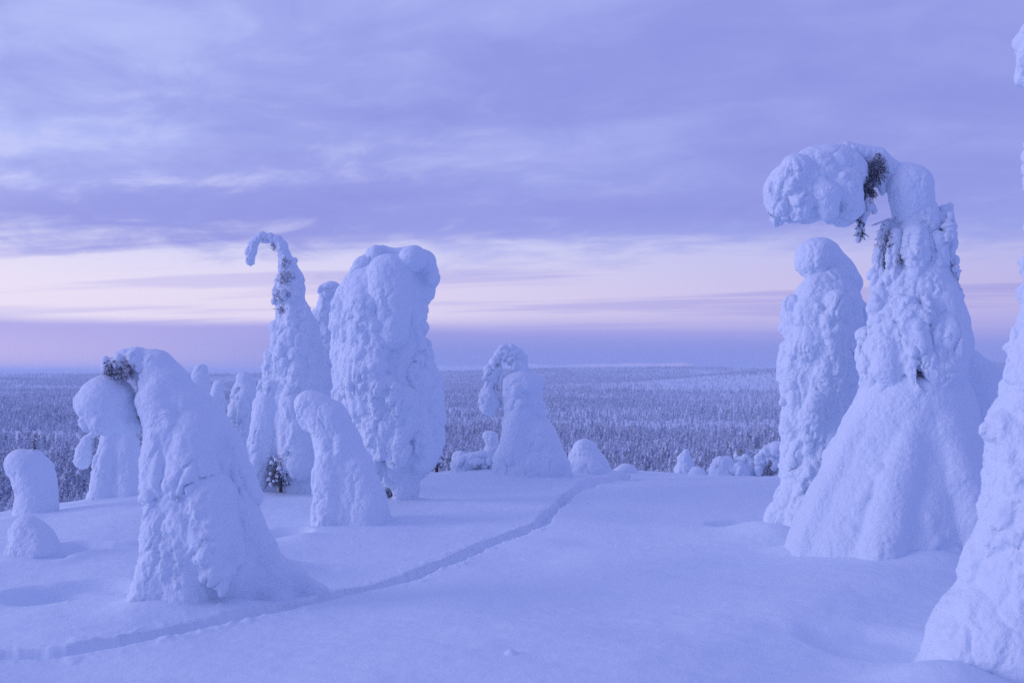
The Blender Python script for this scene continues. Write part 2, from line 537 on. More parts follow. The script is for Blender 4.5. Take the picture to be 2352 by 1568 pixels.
# ================================================================== snow bodies
class Body:
    """a snow body grown from rounded pieces in a distance field and meshed"""
    def __init__(self, d, step=None, q=0.85):
        self.d = d; self.s = d / FPX; self.q = q
        self.step = step or max(0.010, d / 996.0 * 1.15)
        self.pr = []

    def P(self, x, y, dz=0.0):
        p = at(x, y, self.d); p[1] += dz * self.s
        return p

    def chain(self, pts, k=8, cut=False):
        pts = [tuple(p) + (0,) * (4 - len(p)) for p in pts]
        if len(pts) == 1:
            pts = pts * 2
        for a, b in zip(pts[:-1], pts[1:]):
            self.pr.append(('cap', self.P(a[0], a[1], a[3]), self.P(b[0], b[1], b[3]), a[2] * self.s, b[2] * self.s, k * self.s, cut))
        return self

    def stack(self, rows, k=8):
        return self.chain([((l + r) / 2, y, (r - l) / 2, *(rest or [0])) for (y, l, r, *rest) in rows], k)

    def ell(self, x, y, rx, ry, rz=None, dz=0.0, k=8):
        self.pr.append(('ell', self.P(x, y, dz), np.array([rx, (rz or rx * 0.9), ry]) * self.s, k * self.s))
        return self

    def drapes(self, n, seed, y0, y1, rmin, rmax, centre, rad, k=2.5, a0=0.2, a1=1.2, steps=6):
        """streams of lumps running down the front and sides of a column; centre(y), rad(y) in pixels"""
        rg = random.Random(seed)
        for i in range(n):
            y = rg.uniform(y0 - (y1 - y0) * 0.15, y1); a = rg.uniform(a0, a1) * math.pi
            rr = rg.uniform(rmin, rmax)
            for j in range(rg.randint(2, steps)):
                if y > y1:
                    break
                if y >= y0:
                    c, r = centre(y), rad(y)
                    off = r - rr * rg.uniform(0.35, 0.75)
                    x = c + math.cos(a) * off; dzz = -math.sin(a) * off
                    self.chain([(x, y - rr * 0.35, rr, dzz), (x + rg.uniform(-.3, .3) * rr, y + rr * rg.uniform(0.2, 0.9), rr * rg.uniform(0.7, 0.95), dzz)], k)
                y += rr * rg.uniform(1.0, 1.8); a += rg.uniform(-0.22, 0.22)
                rr = min(max(rr * rg.uniform(0.7, 1.4), rmin), rmax)
        return self

    def mesh(self, name, amp=(0.03, 0.012), cell=(0.17, 0.065), stretch=0.6, top=0.85, seed=1, grain=0.006, down=0.35, clip=None, smooth_right=0.55, rough=1.35, crease=0.6):
        lo = np.full(3, 1e9); hi = -lo
        for p in self.pr:
            if p[0] == 'cap':
                if p[6]:
                    continue
                m = max(p[3], p[4])
                lo = np.minimum(lo, np.minimum(p[1], p[2]) - m); hi = np.maximum(hi, np.maximum(p[1], p[2]) + m)
            else:
                lo = np.minimum(lo, p[1] - p[2]); hi = np.maximum(hi, p[1] + p[2])
        h = self.step
        lo -= 4 * h; hi += 4 * h
        nn = np.ceil((hi - lo) / h).astype(int) + 1
        ax = [lo[i] + h * np.arange(nn[i]) for i in range(3)]
        F = np.full(nn, 0.5, np.float32)
        q = self.q
        for p in self.pr:
            if p[0] == 'cap':
                A, B, ra, rb, k, cut = p[1:]
                m = max(ra, rb) + 3 * k + 2 * h
                bl = np.minimum(A, B) - m; bh = np.maximum(A, B) + m
            else:
                A, rad, k = p[1:]; cut = False
                bl = A - rad - 3 * k - 2 * h; bh = A + rad + 3 * k + 2 * h
            i0 = np.clip(np.floor((bl - lo) / h).astype(int), 0, nn - 1); i1 = np.clip(np.ceil((bh - lo) / h).astype(int) + 1, 1, nn)
            if (i1 <= i0).any():
                continue
            X = ax[0][i0[0]:i1[0]].astype(np.float32)[:, None, None]
            Y = ax[1][i0[1]:i1[1]].astype(np.float32)[None, :, None]
            Z = ax[2][i0[2]:i1[2]].astype(np.float32)[None, None, :]
            if p[0] == 'cap':
                ab = (B - A).astype(np.float32); abq = ab.copy(); abq[1] /= q
                L2 = float((abq ** 2).sum()) + 1e-9
                px_, py_, pz_ = X - np.float32(A[0]), (Y - np.float32(A[1])) / np.float32(q), Z - np.float32(A[2])
                tt = np.clip((px_ * abq[0] + py_ * abq[1] + pz_ * abq[2]) / L2, 0, 1)
                D = np.sqrt((px_ - tt * abq[0]) ** 2 + (py_ - tt * abq[1]) ** 2 + (pz_ - tt * abq[2]) ** 2) - (ra + (rb - ra) * tt)
            else:
                e = np.sqrt(((X - np.float32(A[0])) / rad[0]) ** 2 + ((Y - np.float32(A[1])) / rad[1]) ** 2 + ((Z - np.float32(A[2])) / rad[2]) ** 2)
                D = (e - 1) * float(rad.min())
            sl = tuple(slice(i0[i], i1[i]) for i in range(3))
            G = F[sl]
            if cut:
                F[sl] = np.maximum(G, -D)
            else:
                k = max(k, 1e-4)
                hh = np.maximum(k - np.abs(G - D), 0) / k
                F[sl] = np.minimum(G, D) - hh * hh * k * 0.25
        if clip is not None:          # cut the buried part away a little under the snow
            zz = ax[2][None, None, :].astype(np.float32)
            F = np.maximum(F, (clip - zz))
        v, f = surface_nets(F, lo, h)
        me = make_mesh(name, v, f)
        if amp is None:
            return me
        N = np.empty(len(v) * 3, np.float32); me.vertices.foreach_get('normal', N); N = N.reshape(-1, 3)
        w = 1 - top * sstep(N[:, 2], 0.25, 0.85)
        w = w * (1 - smooth_right * sstep(N[:, 0] + 0.5 * (fbm(v * 2.2 + 4, 2, seed + 70) - 0.5), -0.15, 0.55))
        warp = np.stack([vnoise(v * 6 + 5, seed), vnoise(v * 6 + 55, seed + 1), vnoise(v * 6 + 99, seed + 2)], -1) - 0.5
        pv = v.copy(); pv[:, 2] *= stretch
        pv = pv + warp * 0.09
        f1, f2, rid = worley(pv / cell[0], seed)
        b1 = (1 - np.minimum(f1, 1.1) ** 2) * (0.5 + 0.9 * rid) - 0.35
        b1 = b1 - crease * (1 - sstep(f2 - f1, 0.0, 0.3)) * sstep(rid, 0.25, 0.6)
        warp2 = np.stack([vnoise(v * 17 + 5, seed + 3), vnoise(v * 17 + 55, seed + 4), vnoise(v * 17 + 99, seed + 6)], -1) - 0.5
        b2 = billow((pv + warp2 * 0.03) * (0.85 / cell[1]), 4, seed + 5) * 2.4 - 0.8
        f1, f2, rid = worley((pv + warp2 * 0.04) / (cell[1] * 1.5) + 77, seed + 8)
        b3 = ((1 - np.minimum(f1, 1.1) ** 2) * 1.3 - 0.4) * sstep(rid, 0.35, 0.75)
        patch = sstep(fbm(v * 2.6, 2, seed + 9), 0.40, 0.60)
        patch2 = sstep(fbm(v * 4.1 + 9, 2, seed + 19), 0.38, 0.60)
        n3 = fbm(v * 45, 3, seed + 12) - 0.5
        n0 = fbm(v * 3.5, 2, seed + 40) - 0.5
        dsp = w * (amp[0] * b1 * (0.35 + 0.8 * patch) + rough * amp[1] * b2 * (0.15 + 1.0 * patch2) + rough * amp[1] * 0.8 * b3 * (0.1 + 0.9 * patch)) + grain * n3 * (0.4 + 0.8 * w) * 2 + 0.045 * n0
        dirv = N + np.array([0, 0, -down], np.float32) * w[:, None]
        v = v + dirv * dsp[:, None]
        me.vertices.foreach_set('co', v.astype(np.float32).ravel()); me.update()
        return me


def surface_nets(F, lo, h):
    S = F < 0
    c = [S[a:S.shape[0] - 1 + a, b:S.shape[1] - 1 + b, d:S.shape[2] - 1 + d] for a in (0, 1) for b in (0, 1) for d in (0, 1)]
    anyv = np.zeros(c[0].shape, bool); allv = np.ones(c[0].shape, bool)
    for q in c:
        anyv |= q; allv &= q
    act = anyv & ~allv
    I, J, K = np.nonzero(act)
    n = len(I)
    idx = np.full(act.shape, -1, np.int32); idx[I, J, K] = np.arange(n)
    acc = np.zeros((n, 3), np.float32); cnt = np.zeros(n, np.float32)
    corners = [(a, b, d) for a in (0, 1) for b in (0, 1) for d in (0, 1)]
    val = {q: F[I + q[0], J + q[1], K + q[2]] for q in corners}
    for q in corners:
        for axn in range(3):
            if q[axn]:
                continue
            q2 = list(q); q2[axn] = 1; q2 = tuple(q2)
            a, b = val[q], val[q2]
            m = (a < 0) != (b < 0)
            t = np.where(m, a / np.where(m, a - b, 1), 0)
            p = np.tile(np.array(q, np.float32), (n, 1)); p[:, axn] = t
            acc += p * m[:, None]; cnt += m
    v = (np.stack([I, J, K], -1) + acc / cnt[:, None]) * h + lo
    quads = []
    for axn in range(3):
        A = np.moveaxis(S, axn, 0)
        X = A[:-1] != A[1:]
        ix = np.moveaxis(idx, axn, 0)
        # edge along axis at (i, j, k): cells around in the two other axes
        i, j, k = np.nonzero(X[:, 1:-1, 1:-1]); j += 1; k += 1
        flip = A[i, j, k]
        q4 = np.stack([ix[i, j - 1, k - 1], ix[i, j, k - 1], ix[i, j, k], ix[i, j - 1, k]], -1)
        if axn == 1:
            flip = ~flip
        q4 = np.where(flip[:, None], q4, q4[:, ::-1])
        quads.append(q4)
    f = np.concatenate(quads)
    f = f[(f >= 0).all(1)]
    return v.astype(np.float32), f


def tube(pts, rad, n=7):
    pts = np.asarray(pts, float); m = len(pts)
    v = []
    for i in range(m):
        t = pts[min(i + 1, m - 1)] - pts[max(i - 1, 0)]; t /= np.linalg.norm(t) + 1e-9
        a = np.cross(t, [0.3, 0.9, 0.1]); a /= np.linalg.norm(a) + 1e-9; b_ = np.cross(t, a)
        for j in range(n):
            w = 2 * math.pi * j / n
            v.append(pts[i] + (a * math.cos(w) + b_ * math.sin(w)) * rad[i])
    f = [(i * n + j, i * n + (j + 1) % n, (i + 1) * n + (j + 1) % n, (i + 1) * n + j) for i in range(m - 1) for j in range(n)]
    return np.array(v), f


def twig_mesh(name, spots, seed, needle=0.013, per=30, thick=0.0019, down=0.35, length=0.10, dens=3.0):
    """needled twigs: spots is a list of (centre xyz, radius xyz, number)"""
    rg = np.random.RandomState(seed)
    V, Fq, base = [], [], 0
    for c, rad, num in spots:
        for _ in range(int(num * dens)):
            o = rg.normal(size=3); o /= np.linalg.norm(o); o *= rg.uniform(0.1, 1.0) ** 0.5
            st = np.array(c) + o * np.array(rad)
            dr = rg.normal(size=3) * 0.7 + np.array([0, -0.15, -down]) + o * 0.5
            dr /= np.linalg.norm(dr)
            L = length * 0.55 * rg.uniform(0.5, 1.3)
            n = per
            ts = rg.uniform(0, 1, n)
            sag = np.array([0, 0, -0.35 * L])
            P0 = st + dr * (ts * L)[:, None] + sag * (ts ** 2)[:, None]
            nd = rg.normal(size=(n, 3)); nd -= (nd @ dr)[:, None] * dr; nd /= np.linalg.norm(nd, axis=1)[:, None]
            nd = nd + dr * 0.8; nd /= np.linalg.norm(nd, axis=1)[:, None]
            tip = P0 + nd * (needle * rg.uniform(0.7, 1.3, n))[:, None]
            s1 = np.cross(nd, rg.normal(size=(n, 3))); s1 /= np.linalg.norm(s1, axis=1)[:, None]
            s2 = np.cross(nd, s1)
            th = thick
            a = P0 + s1 * th; b_ = P0 - 0.5 * s1 * th + 0.87 * s2 * th; c_ = P0 - 0.5 * s1 * th - 0.87 * s2 * th
            V.append(np.stack([a, b_, c_, tip], 1).reshape(-1, 3))
            k = base + np.arange(n)[:, None] * 4
            Fq.append(np.concatenate([k + [0, 1, 3], k + [1, 2, 3], k + [2, 0, 3]]))
            base += 4 * n
            # the twig itself
            tp = np.array([st + dr * L * w + sag * w * w for w in (0, .5, 1)])
            tv, tf = tube(tp, [0.0026, 0.0022, 0.0012], 3)
            tri = [(q[0], q[1], q[2]) for q in tf] + [(q[0], q[2], q[3]) for q in tf]
            V.append(tv); Fq.append(np.array(tri) + base); base += len(tv)
    return make_mesh(name, np.concatenate(V), np.concatenate(Fq), smooth=False)


def place(o, me, root):
    """mesh is in world coordinates: move it into the frame of its thing"""
    off = np.array(root.location)
    n = len(me.vertices); v = np.empty(n * 3, np.float32); me.vertices.foreach_get('co', v)
    v = v.reshape(-1, 3) - off.astype(np.float32)
    me.vertices.foreach_set('co', v.ravel()); me.update()


def part(root, name, me, mat, **props):
    place(None, me, root)
    return link(name, me, mat, root, **props)


def trunk(root, B, pts, r0=9, r1=2):
    P = [B.P(*p) for p in pts]
    n = len(P)
    v, f = tube(P, [(r0 + (r1 - r0) * i / (n - 1)) * B.s for i in range(n)], 8)
    part(root, 'trunk', make_mesh('trunk', v, f), M_BARK)


def twigs(root, B, spots, seed, mat=None, name='needle_twigs', **kw):
    sp_ = [(B.P(x, y, dz), (rx * B.s, max(rx, ry) * 0.7 * B.s, ry * B.s), n) for (x, y, rx, ry, dz, n) in spots]
    part(root, name, twig_mesh(name, sp_, seed, **kw), mat or M_NEEDLE, kind='stuff')


def root_at(B, x, name, label, cat, group=None):
    p = B.P(x, 900)
    z = float(ground_height(np.array([p[0]]), np.array([p[1]]), fine=False)[0])
    o = thing(name, label, cat, (float(p[0]), float(p[1]), z), group)
    return o, z


G_BIG = 'snow-laden trees on the ridge'


# ---------------------------------------------------------------- hunched tree, front left
d = on_ground(470, 1372) + 0.30
B = Body(d)
root, gz = root_at(B, 470, 'snow_laden_spruce', 'hunched snow-laden tree in front on the left with a snowball hanging from its bent tip', 'tree', G_BIG)
B.stack([(1075, 372, 560), (1150, 356, 580), (1240, 356, 596), (1300, 354, 600, 0), (1345, 350, 600, 15), (1400, 345, 596, 20)], 10)
B.chain([(402, 1150, 42, -70), (396, 1290, 42, -92), (386, 1380, 50, -92)], 8)
B.chain([(500, 1130, 60, -70), (515, 1230, 52, -100), (520, 1290, 30, -105)], 6)
B.chain([(448, 1140, 52, -70), (450, 1260, 58, -85), (455, 1400, 66, -85)], 14)
B.chain([(555, 1180, 48, -20), (578, 1270, 46, 15), (598, 1325, 48, 25), (612, 1400, 60, 35)], 16)
B.chain([(600, 1300, 34, 50), (645, 1350, 40, 80), (690, 1400, 50, 110)], 20)
B.drapes(20, 31, 1120, 1380, 10, 26, lambda y: 470, lambda y: np.interp(y, [1120, 1380], [108, 126]), 4, 0.66, 1.12, 6)
B.drapes(6, 32, 1170, 1330, 12, 26, lambda y: 480, lambda y: np.interp(y, [1120, 1380], [112, 140]), 6, 0.3, 0.7, 4)
me = B.mesh('snow_skirt', amp=(0.034, 0.012), cell=(0.20, 0.07), seed=3, clip=gz - 0.25, rough=1.9)
part(root, 'snow_skirt', me, M_SNOW)
B = Body(d)
B.chain([(285, 822, 20), (318, 822, 26), (352, 845, 46), (380, 885, 54), (395, 945, 62)], 8)
B.stack([(900, 330, 445), (950, 340, 492), (1000, 352, 528), (1060, 352, 545), (1110, 350, 562)], 8)
B.chain([(375, 925, 48, -28), (400, 990, 58, -38), (390, 1060, 48, -55), (385, 1120, 38, -72)], 6)
B.chain([(455, 1000, 60, -45), (470, 1080, 55, -75), (440, 1110, 38, -85)], 6)
B.chain([(530, 1010, 28, -10), (552, 1080, 34, -20), (580, 1135, 30, -20)], 5)
B.drapes(20, 33, 900, 1110, 10, 24, lambda y: np.interp(y, [900, 1000, 1110], [388, 440, 455]), lambda y: np.interp(y, [900, 1000, 1110], [58, 90, 104]), 4, 0.5, 1.15, 6)
for dzz in range(-190, -80, 9):
    B.chain([(372, 1140, 4.5, dzz), (400, 1130, 4, dzz), (432, 1136, 5, dzz), (455, 1118, 5, dzz), (470, 1096, 5, dzz), (520, 1083, 3.5, dzz)], cut=True)
me = B.mesh('snow_coat', amp=(0.036, 0.013), cell=(0.19, 0.065), seed=4, rough=1.9)
part(root, 'snow_coat', me, M_SNOW)
B.pr = []
B.ell(246, 928, 64, 66, 60, 0, 6).chain([(285, 955, 38), (296, 972, 26)], 10)
B.chain([(222, 960, 26, -26), (250, 968, 28, -30), (280, 964, 24, -26)], 6)
me = B.mesh('hanging_snowball', amp=(0.020, 0.008), cell=(0.13, 0.05), seed=5, down=0.1)
part(root, 'hanging_snowball', me, M_SNOW)
B.pr = []
B.chain([(243, 826, 10), (248, 845, 14), (262, 856, 8)], 5)
part(root, 'snow_cap', B.mesh('snow_cap', amp=(0.01, 0.004), cell=(0.06, 0.03), seed=6), M_SNOW)
twigs(root, B, [(278, 846, 34, 24, -4, 34), (305, 845, 16, 20, -22, 8), (318, 945, 8, 24, 5, 12)], 11, length=0.07, dens=1.6)
twigs(root, B, [(280, 848, 38, 28, -8, 40), (255, 866, 20, 10, 0, 14), (310, 850, 14, 22, -24, 12)], 111, mat=M_FROST, name='rimed_twigs', length=0.07)
trunk(root, B, [(470, 1420), (450, 1250), (430, 1050), (395, 930), (365, 860), (320, 835), (265, 850), (250, 900)], 16, 4)

# ---------------------------------------------------------------- tree behind the snowball
d = on_ground(275, 1140) + 0.35
B = Body(d)
root, gz = root_at(B, 275, 'snow_laden_spruce', 'white cone-shaped snow tree directly below the hanging snowball, teardrop of snow drooping at its left', 'tree', G_BIG)
B.stack([(950, 258, 300), (1000, 240, 318), (1060, 230, 330), (1110, 220, 340), (1150, 205, 350), (1190, 195, 360)], 8)
B.chain([(262, 985, 20, -18), (258, 1060, 24, -34), (250, 1130, 26, -46)], 14)
B.chain([(300, 1020, 24, -20), (308, 1090, 24, -34), (314, 1140, 24, -44)], 14)
part(root, 'snow_coat', B.mesh('snow_coat', amp=(0.03, 0.010), cell=(0.16, 0.06), stretch=0.4, seed=14, clip=gz - 0.25), M_SNOW)
B.pr = []
B.chain([(236, 990, 9), (215, 998, 9), (200, 1012, 12), (192, 1035, 18), (190, 1056, 19), (192, 1066, 12)], 6)
part(root, 'drooping_tip', B.mesh('drooping_tip', amp=(0.016, 0.007), cell=(0.09, 0.04), seed=15), M_SNOW)
twigs(root, B, [(222, 1005, 14, 14, 0, 14), (325, 1000, 10, 26, 0, 14), (336, 1060, 8, 20, 0, 10)], 12, mat=M_FROST, length=0.08)
trunk(root, B, [(278, 1170), (278, 1060), (278, 960)], 12, 4)

# ---------------------------------------------------------------- far left stump tree and the mound before it
d = on_ground(75, 1180) + 0.25
B = Body(d)
root, gz = root_at(B, 80, 'snow_laden_spruce', 'short bent snow tree at the far left edge with a frosted twig on top', 'tree', G_BIG)
B.chain([(48, 1066, 36), (62, 1075, 40), (78, 1110, 44), (82, 1160, 46), (82, 1200, 52)], 10)
B.chain([(80, 1048, 18), (95, 1075, 26), (102, 1130, 26)], 8)
part(root, 'snow_coat', B.mesh('snow_coat', amp=(0.018, 0.008), cell=(0.16, 0.06), seed=17, clip=gz - 0.25), M_SNOW)
twigs(root, B, [(82, 1010, 14, 14, 0, 22), (78, 1035, 8, 14, 0, 10)], 13, mat=M_FROST, length=0.06)
trunk(root, B, [(82, 1190), (80, 1100), (80, 1010)], 10, 2)
d = on_ground(75, 1275) + 0.25
B = Body(d)
root, gz = root_at(B, 75, 'snow_buried_sapling', 'low rounded snow mound in front of the far left stump tree', 'snow mound', 'small snow-buried saplings')
B.chain([(62, 1215, 34), (72, 1240, 50), (78, 1275, 60), (82, 1310, 70)], 12).chain([(95, 1230, 22, -25), (108, 1262, 26, -30)], 8)
part(root, 'snow_coat', B.mesh('snow_coat', amp=(0.014, 0.008), cell=(0.13, 0.05), seed=18, clip=gz - 0.2), M_SNOW)

# ---------------------------------------------------------------- slim trees behind the hunched one
for (rows, dd, lab, sd_) in [
    ([(850, 447, 474), (870, 438, 480), (905, 432, 490), (940, 436, 496), (1000, 425, 500), (1100, 415, 505), (1250, 405, 515)], 16.2, 'slim snow tree with a knobbly tip just right of the hunched tree', 21),
    ([(885, 486, 506), (920, 480, 515), (1000, 476, 520), (1100, 470, 525), (1250, 462, 530)], 15.4, 'thin snow column tucked behind the hunched tree shoulder', 22),
    ([(872, 542, 576), (900, 537, 588), (960, 530, 592), (1020, 525, 598), (1100, 520, 605), (1250, 510, 612)], 15.8, 'blunt-topped snow column just left of the hook-tipped tree', 23),
]:
    B = Body(dd)
    root, gz = root_at(B, sum(rows[2][1:3]) / 2, 'snow_laden_spruce', lab, 'tree', G_BIG)
    B.stack(rows, 6)
    c0 = (rows[1][1] + rows[1][2]) / 2
    B.chain([(c0 + 6, rows[0][0] - 2, 12), (c0, rows[1][0], 14)], 5)
    part(root, 'snow_coat', B.mesh('snow_coat', amp=(0.06, 0.02), cell=(0.22, 0.08), seed=sd_, clip=gz - 0.3), M_SNOW)
    trunk(root, B, [(c0, 1230), (c0, rows[1][0])], 10, 3)

# ---------------------------------------------------------------- hook-tipped tall tree
d = on_ground(660, 1128) + 0.45
B = Body(d)
root, gz = root_at(B, 660, 'snow_laden_spruce', 'tall tapering snow tree whose thin tip curls over to the left like a hook', 'tree', G_BIG)
B.stack([(905, 603, 752), (960, 595, 762), (1040, 588, 770), (1110, 584, 775), (1170, 575, 780)], 8)
B.chain([(625, 930, 28, -45), (612, 1040, 32, -65), (600, 1120, 30, -65)], 6).chain([(690, 930, 40, -55), (700, 1060, 42, -75)], 6)
part(root, 'snow_skirt', B.mesh('snow_skirt', amp=(0.035, 0.012), cell=(0.17, 0.06), stretch=0.28, seed=24, clip=gz - 0.3), M_SNOW)
B = Body(d)
B.stack([(690, 634, 700), (720, 636, 712), (760, 634, 732), (830, 626, 750), (890, 612, 765), (925, 604, 768)], 6)
B.drapes(34, 5, 710, 915, 8, 24, lambda y: 680 + (y - 700) * 0.02, lambda y: 36 + (y - 700) * 0.205)
part(root, 'snow_coat', B.mesh('snow_coat', amp=(0.045, 0.016), cell=(0.16, 0.06), stretch=0.5, seed=25), M_SNOW)
B.pr = []
B.stack([(600, 640, 676), (635, 642, 694), (665, 634, 697), (700, 638, 698)], 5)
B.chain([(655, 585, 14), (648, 565, 12), (638, 551, 9), (622, 546, 7)], 4)
B.drapes(26, 6, 596, 700, 5, 13, lambda y: 664, lambda y: np.interp(y, [596, 640, 700], [16, 28, 32]), 2, -0.2, 1.2, 4)
part(root, 'snow_cap', B.mesh('snow_cap', amp=(0.035, 0.018), cell=(0.10, 0.04), seed=26, grain=0.012), M_SNOW)
B = Body(d, 0.011)
B.chain([(630, 549, 10), (614, 543, 8), (600, 543, 8), (588, 551, 7), (580, 562, 6)], 4)
B.chain([(581, 562, 9), (577, 580, 12), (575, 598, 11), (578, 603, 8)], 4)
for (x, y, r_) in [(622, 540, 7), (604, 537, 6), (594, 545, 7), (612, 550, 6), (640, 548, 8)]:
    B.chain([(x, y, r_)], 2)
part(root, 'hooked_tip', B.mesh('hooked_tip', amp=(0.022, 0.012), cell=(0.07, 0.035), seed=27, grain=0.010), M_SNOW)
twigs(root, B, [(662, 606, 14, 14, -22, 26), (664, 640, 22, 18, -26, 50), (655, 680, 20, 14, -28, 30), (650, 712, 10, 8, -34, 12), (632, 566, 8, 10, -4, 9), (604, 550, 12, 4, 0, 8)], 14, mat=M_FROST, length=0.06)
trunk(root, B, [(668, 1150), (672, 950), (670, 750), (666, 640), (650, 575), (632, 552), (602, 545)], 14, 2)

# ---------------------------------------------------------------- small dark saplings
def sapling(x, ytop, ybase, wid, dd, lab, seed, n):
    B = Body(dd)
    root, gz = root_at(B, x, 'spruce_sapling', lab, 'sapling', 'dark spruce saplings poking out of the snow')
    mid = (ytop + ybase) / 2; hh = (ybase - ytop) / 2
    twigs(root, B, [(x, mid, wid, hh * 0.85, 0, n), (x - wid * 0.2, ybase - hh * 0.5, wid * 0.9, hh * 0.4, -6, n // 3)], seed, length=0.085, dens=7.0, needle=0.012)
    trunk(root, B, [(x, ybase + 8), (x, mid), (x, ytop)], 4, 1.5)
    rg = random.Random(seed)
    for i in range(30):
        B.pr = []
        bx = x + rg.uniform(-0.8, 0.8) * wid; by = rg.uniform(ytop, ybase - hh * 0.3)
        r_ = rg.uniform(1.6, 4.2)
        dzz = -rg.uniform(0.1, 0.9) * wid
        B.step = 0.010
        B.chain([(bx - r_, by + 2, r_ * 0.6, dzz), (bx, by - 1, r_ * 0.85, dzz), (bx + r_, by + 3, r_ * 0.55, dzz)], 3)
        part(root, 'snow_clump', B.mesh('snow_clump', amp=(0.01, 0.006), cell=(0.05, 0.025), seed=seed + i), M_SNOW)


dh = on_ground(650, 1128)
sapling(645, 1035, 1122, 30, dh - 0.05, 'dark needled sapling at the foot of the hook-tipped tree', 41, 70)
sapling(1003, 1035, 1075, 16, on_ground(1003, 1085) + 0.2, 'small dark sapling beside the foot of the broad lumpy tree', 45, 34)

# ---------------------------------------------------------------- tree peeping between the two tall ones
B = Body(15.2)
root, gz = root_at(B, 760, 'snow_laden_spruce', 'snow tree with a small round head peeping between the hook-tipped and broad trees', 'tree', G_BIG)
B.ell(759, 668, 26, 22, 24, 0, 4).chain([(752, 680, 18), (750, 705, 22), (745, 740, 32), (752, 800, 46), (755, 900, 52), (755, 1000, 56), (755, 1200, 60)], 6)
B.chain([(728, 722, 14), (735, 760, 20)], 5)
part(root, 'snow_coat', B.mesh('snow_coat', amp=(0.05, 0.018), cell=(0.18, 0.07), seed=28, clip=gz - 0.3), M_SNOW)
trunk(root, B, [(755, 1180), (752, 900), (755, 680)], 12, 3)

# ---------------------------------------------------------------- broad lumpy tree
d = on_ground(915, 1148) + 0.25
B = Body(d)
root, gz = root_at(B, 915, 'snow_laden_spruce', 'tallest broad lumpy snow tree left of centre with a flat bulging top', 'tree', G_BIG)
B.stack([(700, 770, 965), (760, 772, 972), (830, 775, 980), (900, 785, 1010), (960, 812, 1015), (1020, 835, 1012)], 8)
B.chain([(985, 880, 30, -10), (992, 960, 32, -10), (985, 1030, 30, -10), (968, 1060, 22, -5)], 8)
B.chain([(880, 980, 60, -20), (905, 1060, 52, -20), (920, 1120, 42, -10), (920, 1190, 44, 0)], 10)
B.chain([(800, 870, 30, -25), (800, 930, 30, -30), (828, 985, 24, -30), (845, 1020, 18, -25)], 5)
cen = lambda y: np.interp(y, [670, 720, 900, 1030], [892, 868, 895, 922]); rad_ = lambda y: np.interp(y, [670, 720, 900, 1030], [70, 100, 112, 90])
B.drapes(74, 8, 670, 1040, 9, 30, cen, rad_, 2.5, 0.05, 1.2, 7)
B.chain([(896, 1122, 9, -44), (901, 1135, 9, -46), (905, 1145, 9, -46)], cut=True)
B.chain([(898, 1128, 12, -34)], cut=True)
part(root, 'snow_coat', B.mesh('snow_coat', amp=(0.042, 0.015), cell=(0.16, 0.06), stretch=0.55, seed=29, clip=gz - 0.25), M_SNOW)
B = Body(d)
B.stack([(668, 818, 976), (700, 788, 970), (740, 775, 968)], 8)
B.chain([(878, 582, 20), (905, 592, 20), (945, 594, 28), (972, 606, 30), (982, 628, 28)], 5)
B.chain([(850, 606, 26, 5), (834, 625, 24, 5)], 5)
B.chain([(985, 640, 22, -5), (975, 675, 22), (955, 705, 22)], 5)
B.chain([(835, 615, 26, -10), (815, 660, 26, -20), (795, 700, 30, -30)], 5)
B.chain([(900, 640, 55, -40), (905, 700, 50, -62), (905, 770, 40, -78)], 8)
B.ell(993, 640, 19, 22, 24, -10, 3).ell(950, 600, 34, 32, 40, -35, 3)
B.ell(865, 582, 20, 18, 24, -14, 3)
part(root, 'snow_cap', B.mesh('snow_cap', amp=(0.024, 0.010), cell=(0.19, 0.06), seed=30, top=0.9), M_SNOW)
twigs(root, B, [(898, 1130, 6, 12, -26, 10), (905, 1110, 8, 8, -40, 6)], 16, length=0.07)
trunk(root, B, [(905, 1180), (905, 1100), (900, 900), (900, 620)], 20, 5)

# ---------------------------------------------------------------- leaning stump in front
d = on_ground(810, 1205) + 0.30
B = Body(d)
root, gz = root_at(B, 810, 'snow_laden_spruce', 'short smooth leaning snow tree with a bent round head in front of the broad one', 'tree', G_BIG)
B.chain([(708, 928, 32), (718, 936, 38), (752, 965, 47), (775, 1020, 53), (795, 1090, 66), (806, 1160, 82), (810, 1215, 90), (812, 1260, 98)], 10)
B.chain([(700, 955, 22), (708, 975, 18)], 6)
B.chain([(760, 1060, 32, -30), (765, 1160, 38, -45), (760, 1225, 36, -55)], 6)
B.chain([(820, 1080, 40, -25), (845, 1170, 44, -40), (850, 1220, 44, -45)], 6)
part(root, 'snow_coat', B.mesh('snow_coat', amp=(0.022, 0.010), cell=(0.18, 0.06), stretch=0.35, seed=31, clip=gz - 0.25), M_SNOW)
trunk(root, B, [(810, 1240), (780, 1050), (720, 940)], 14, 4)

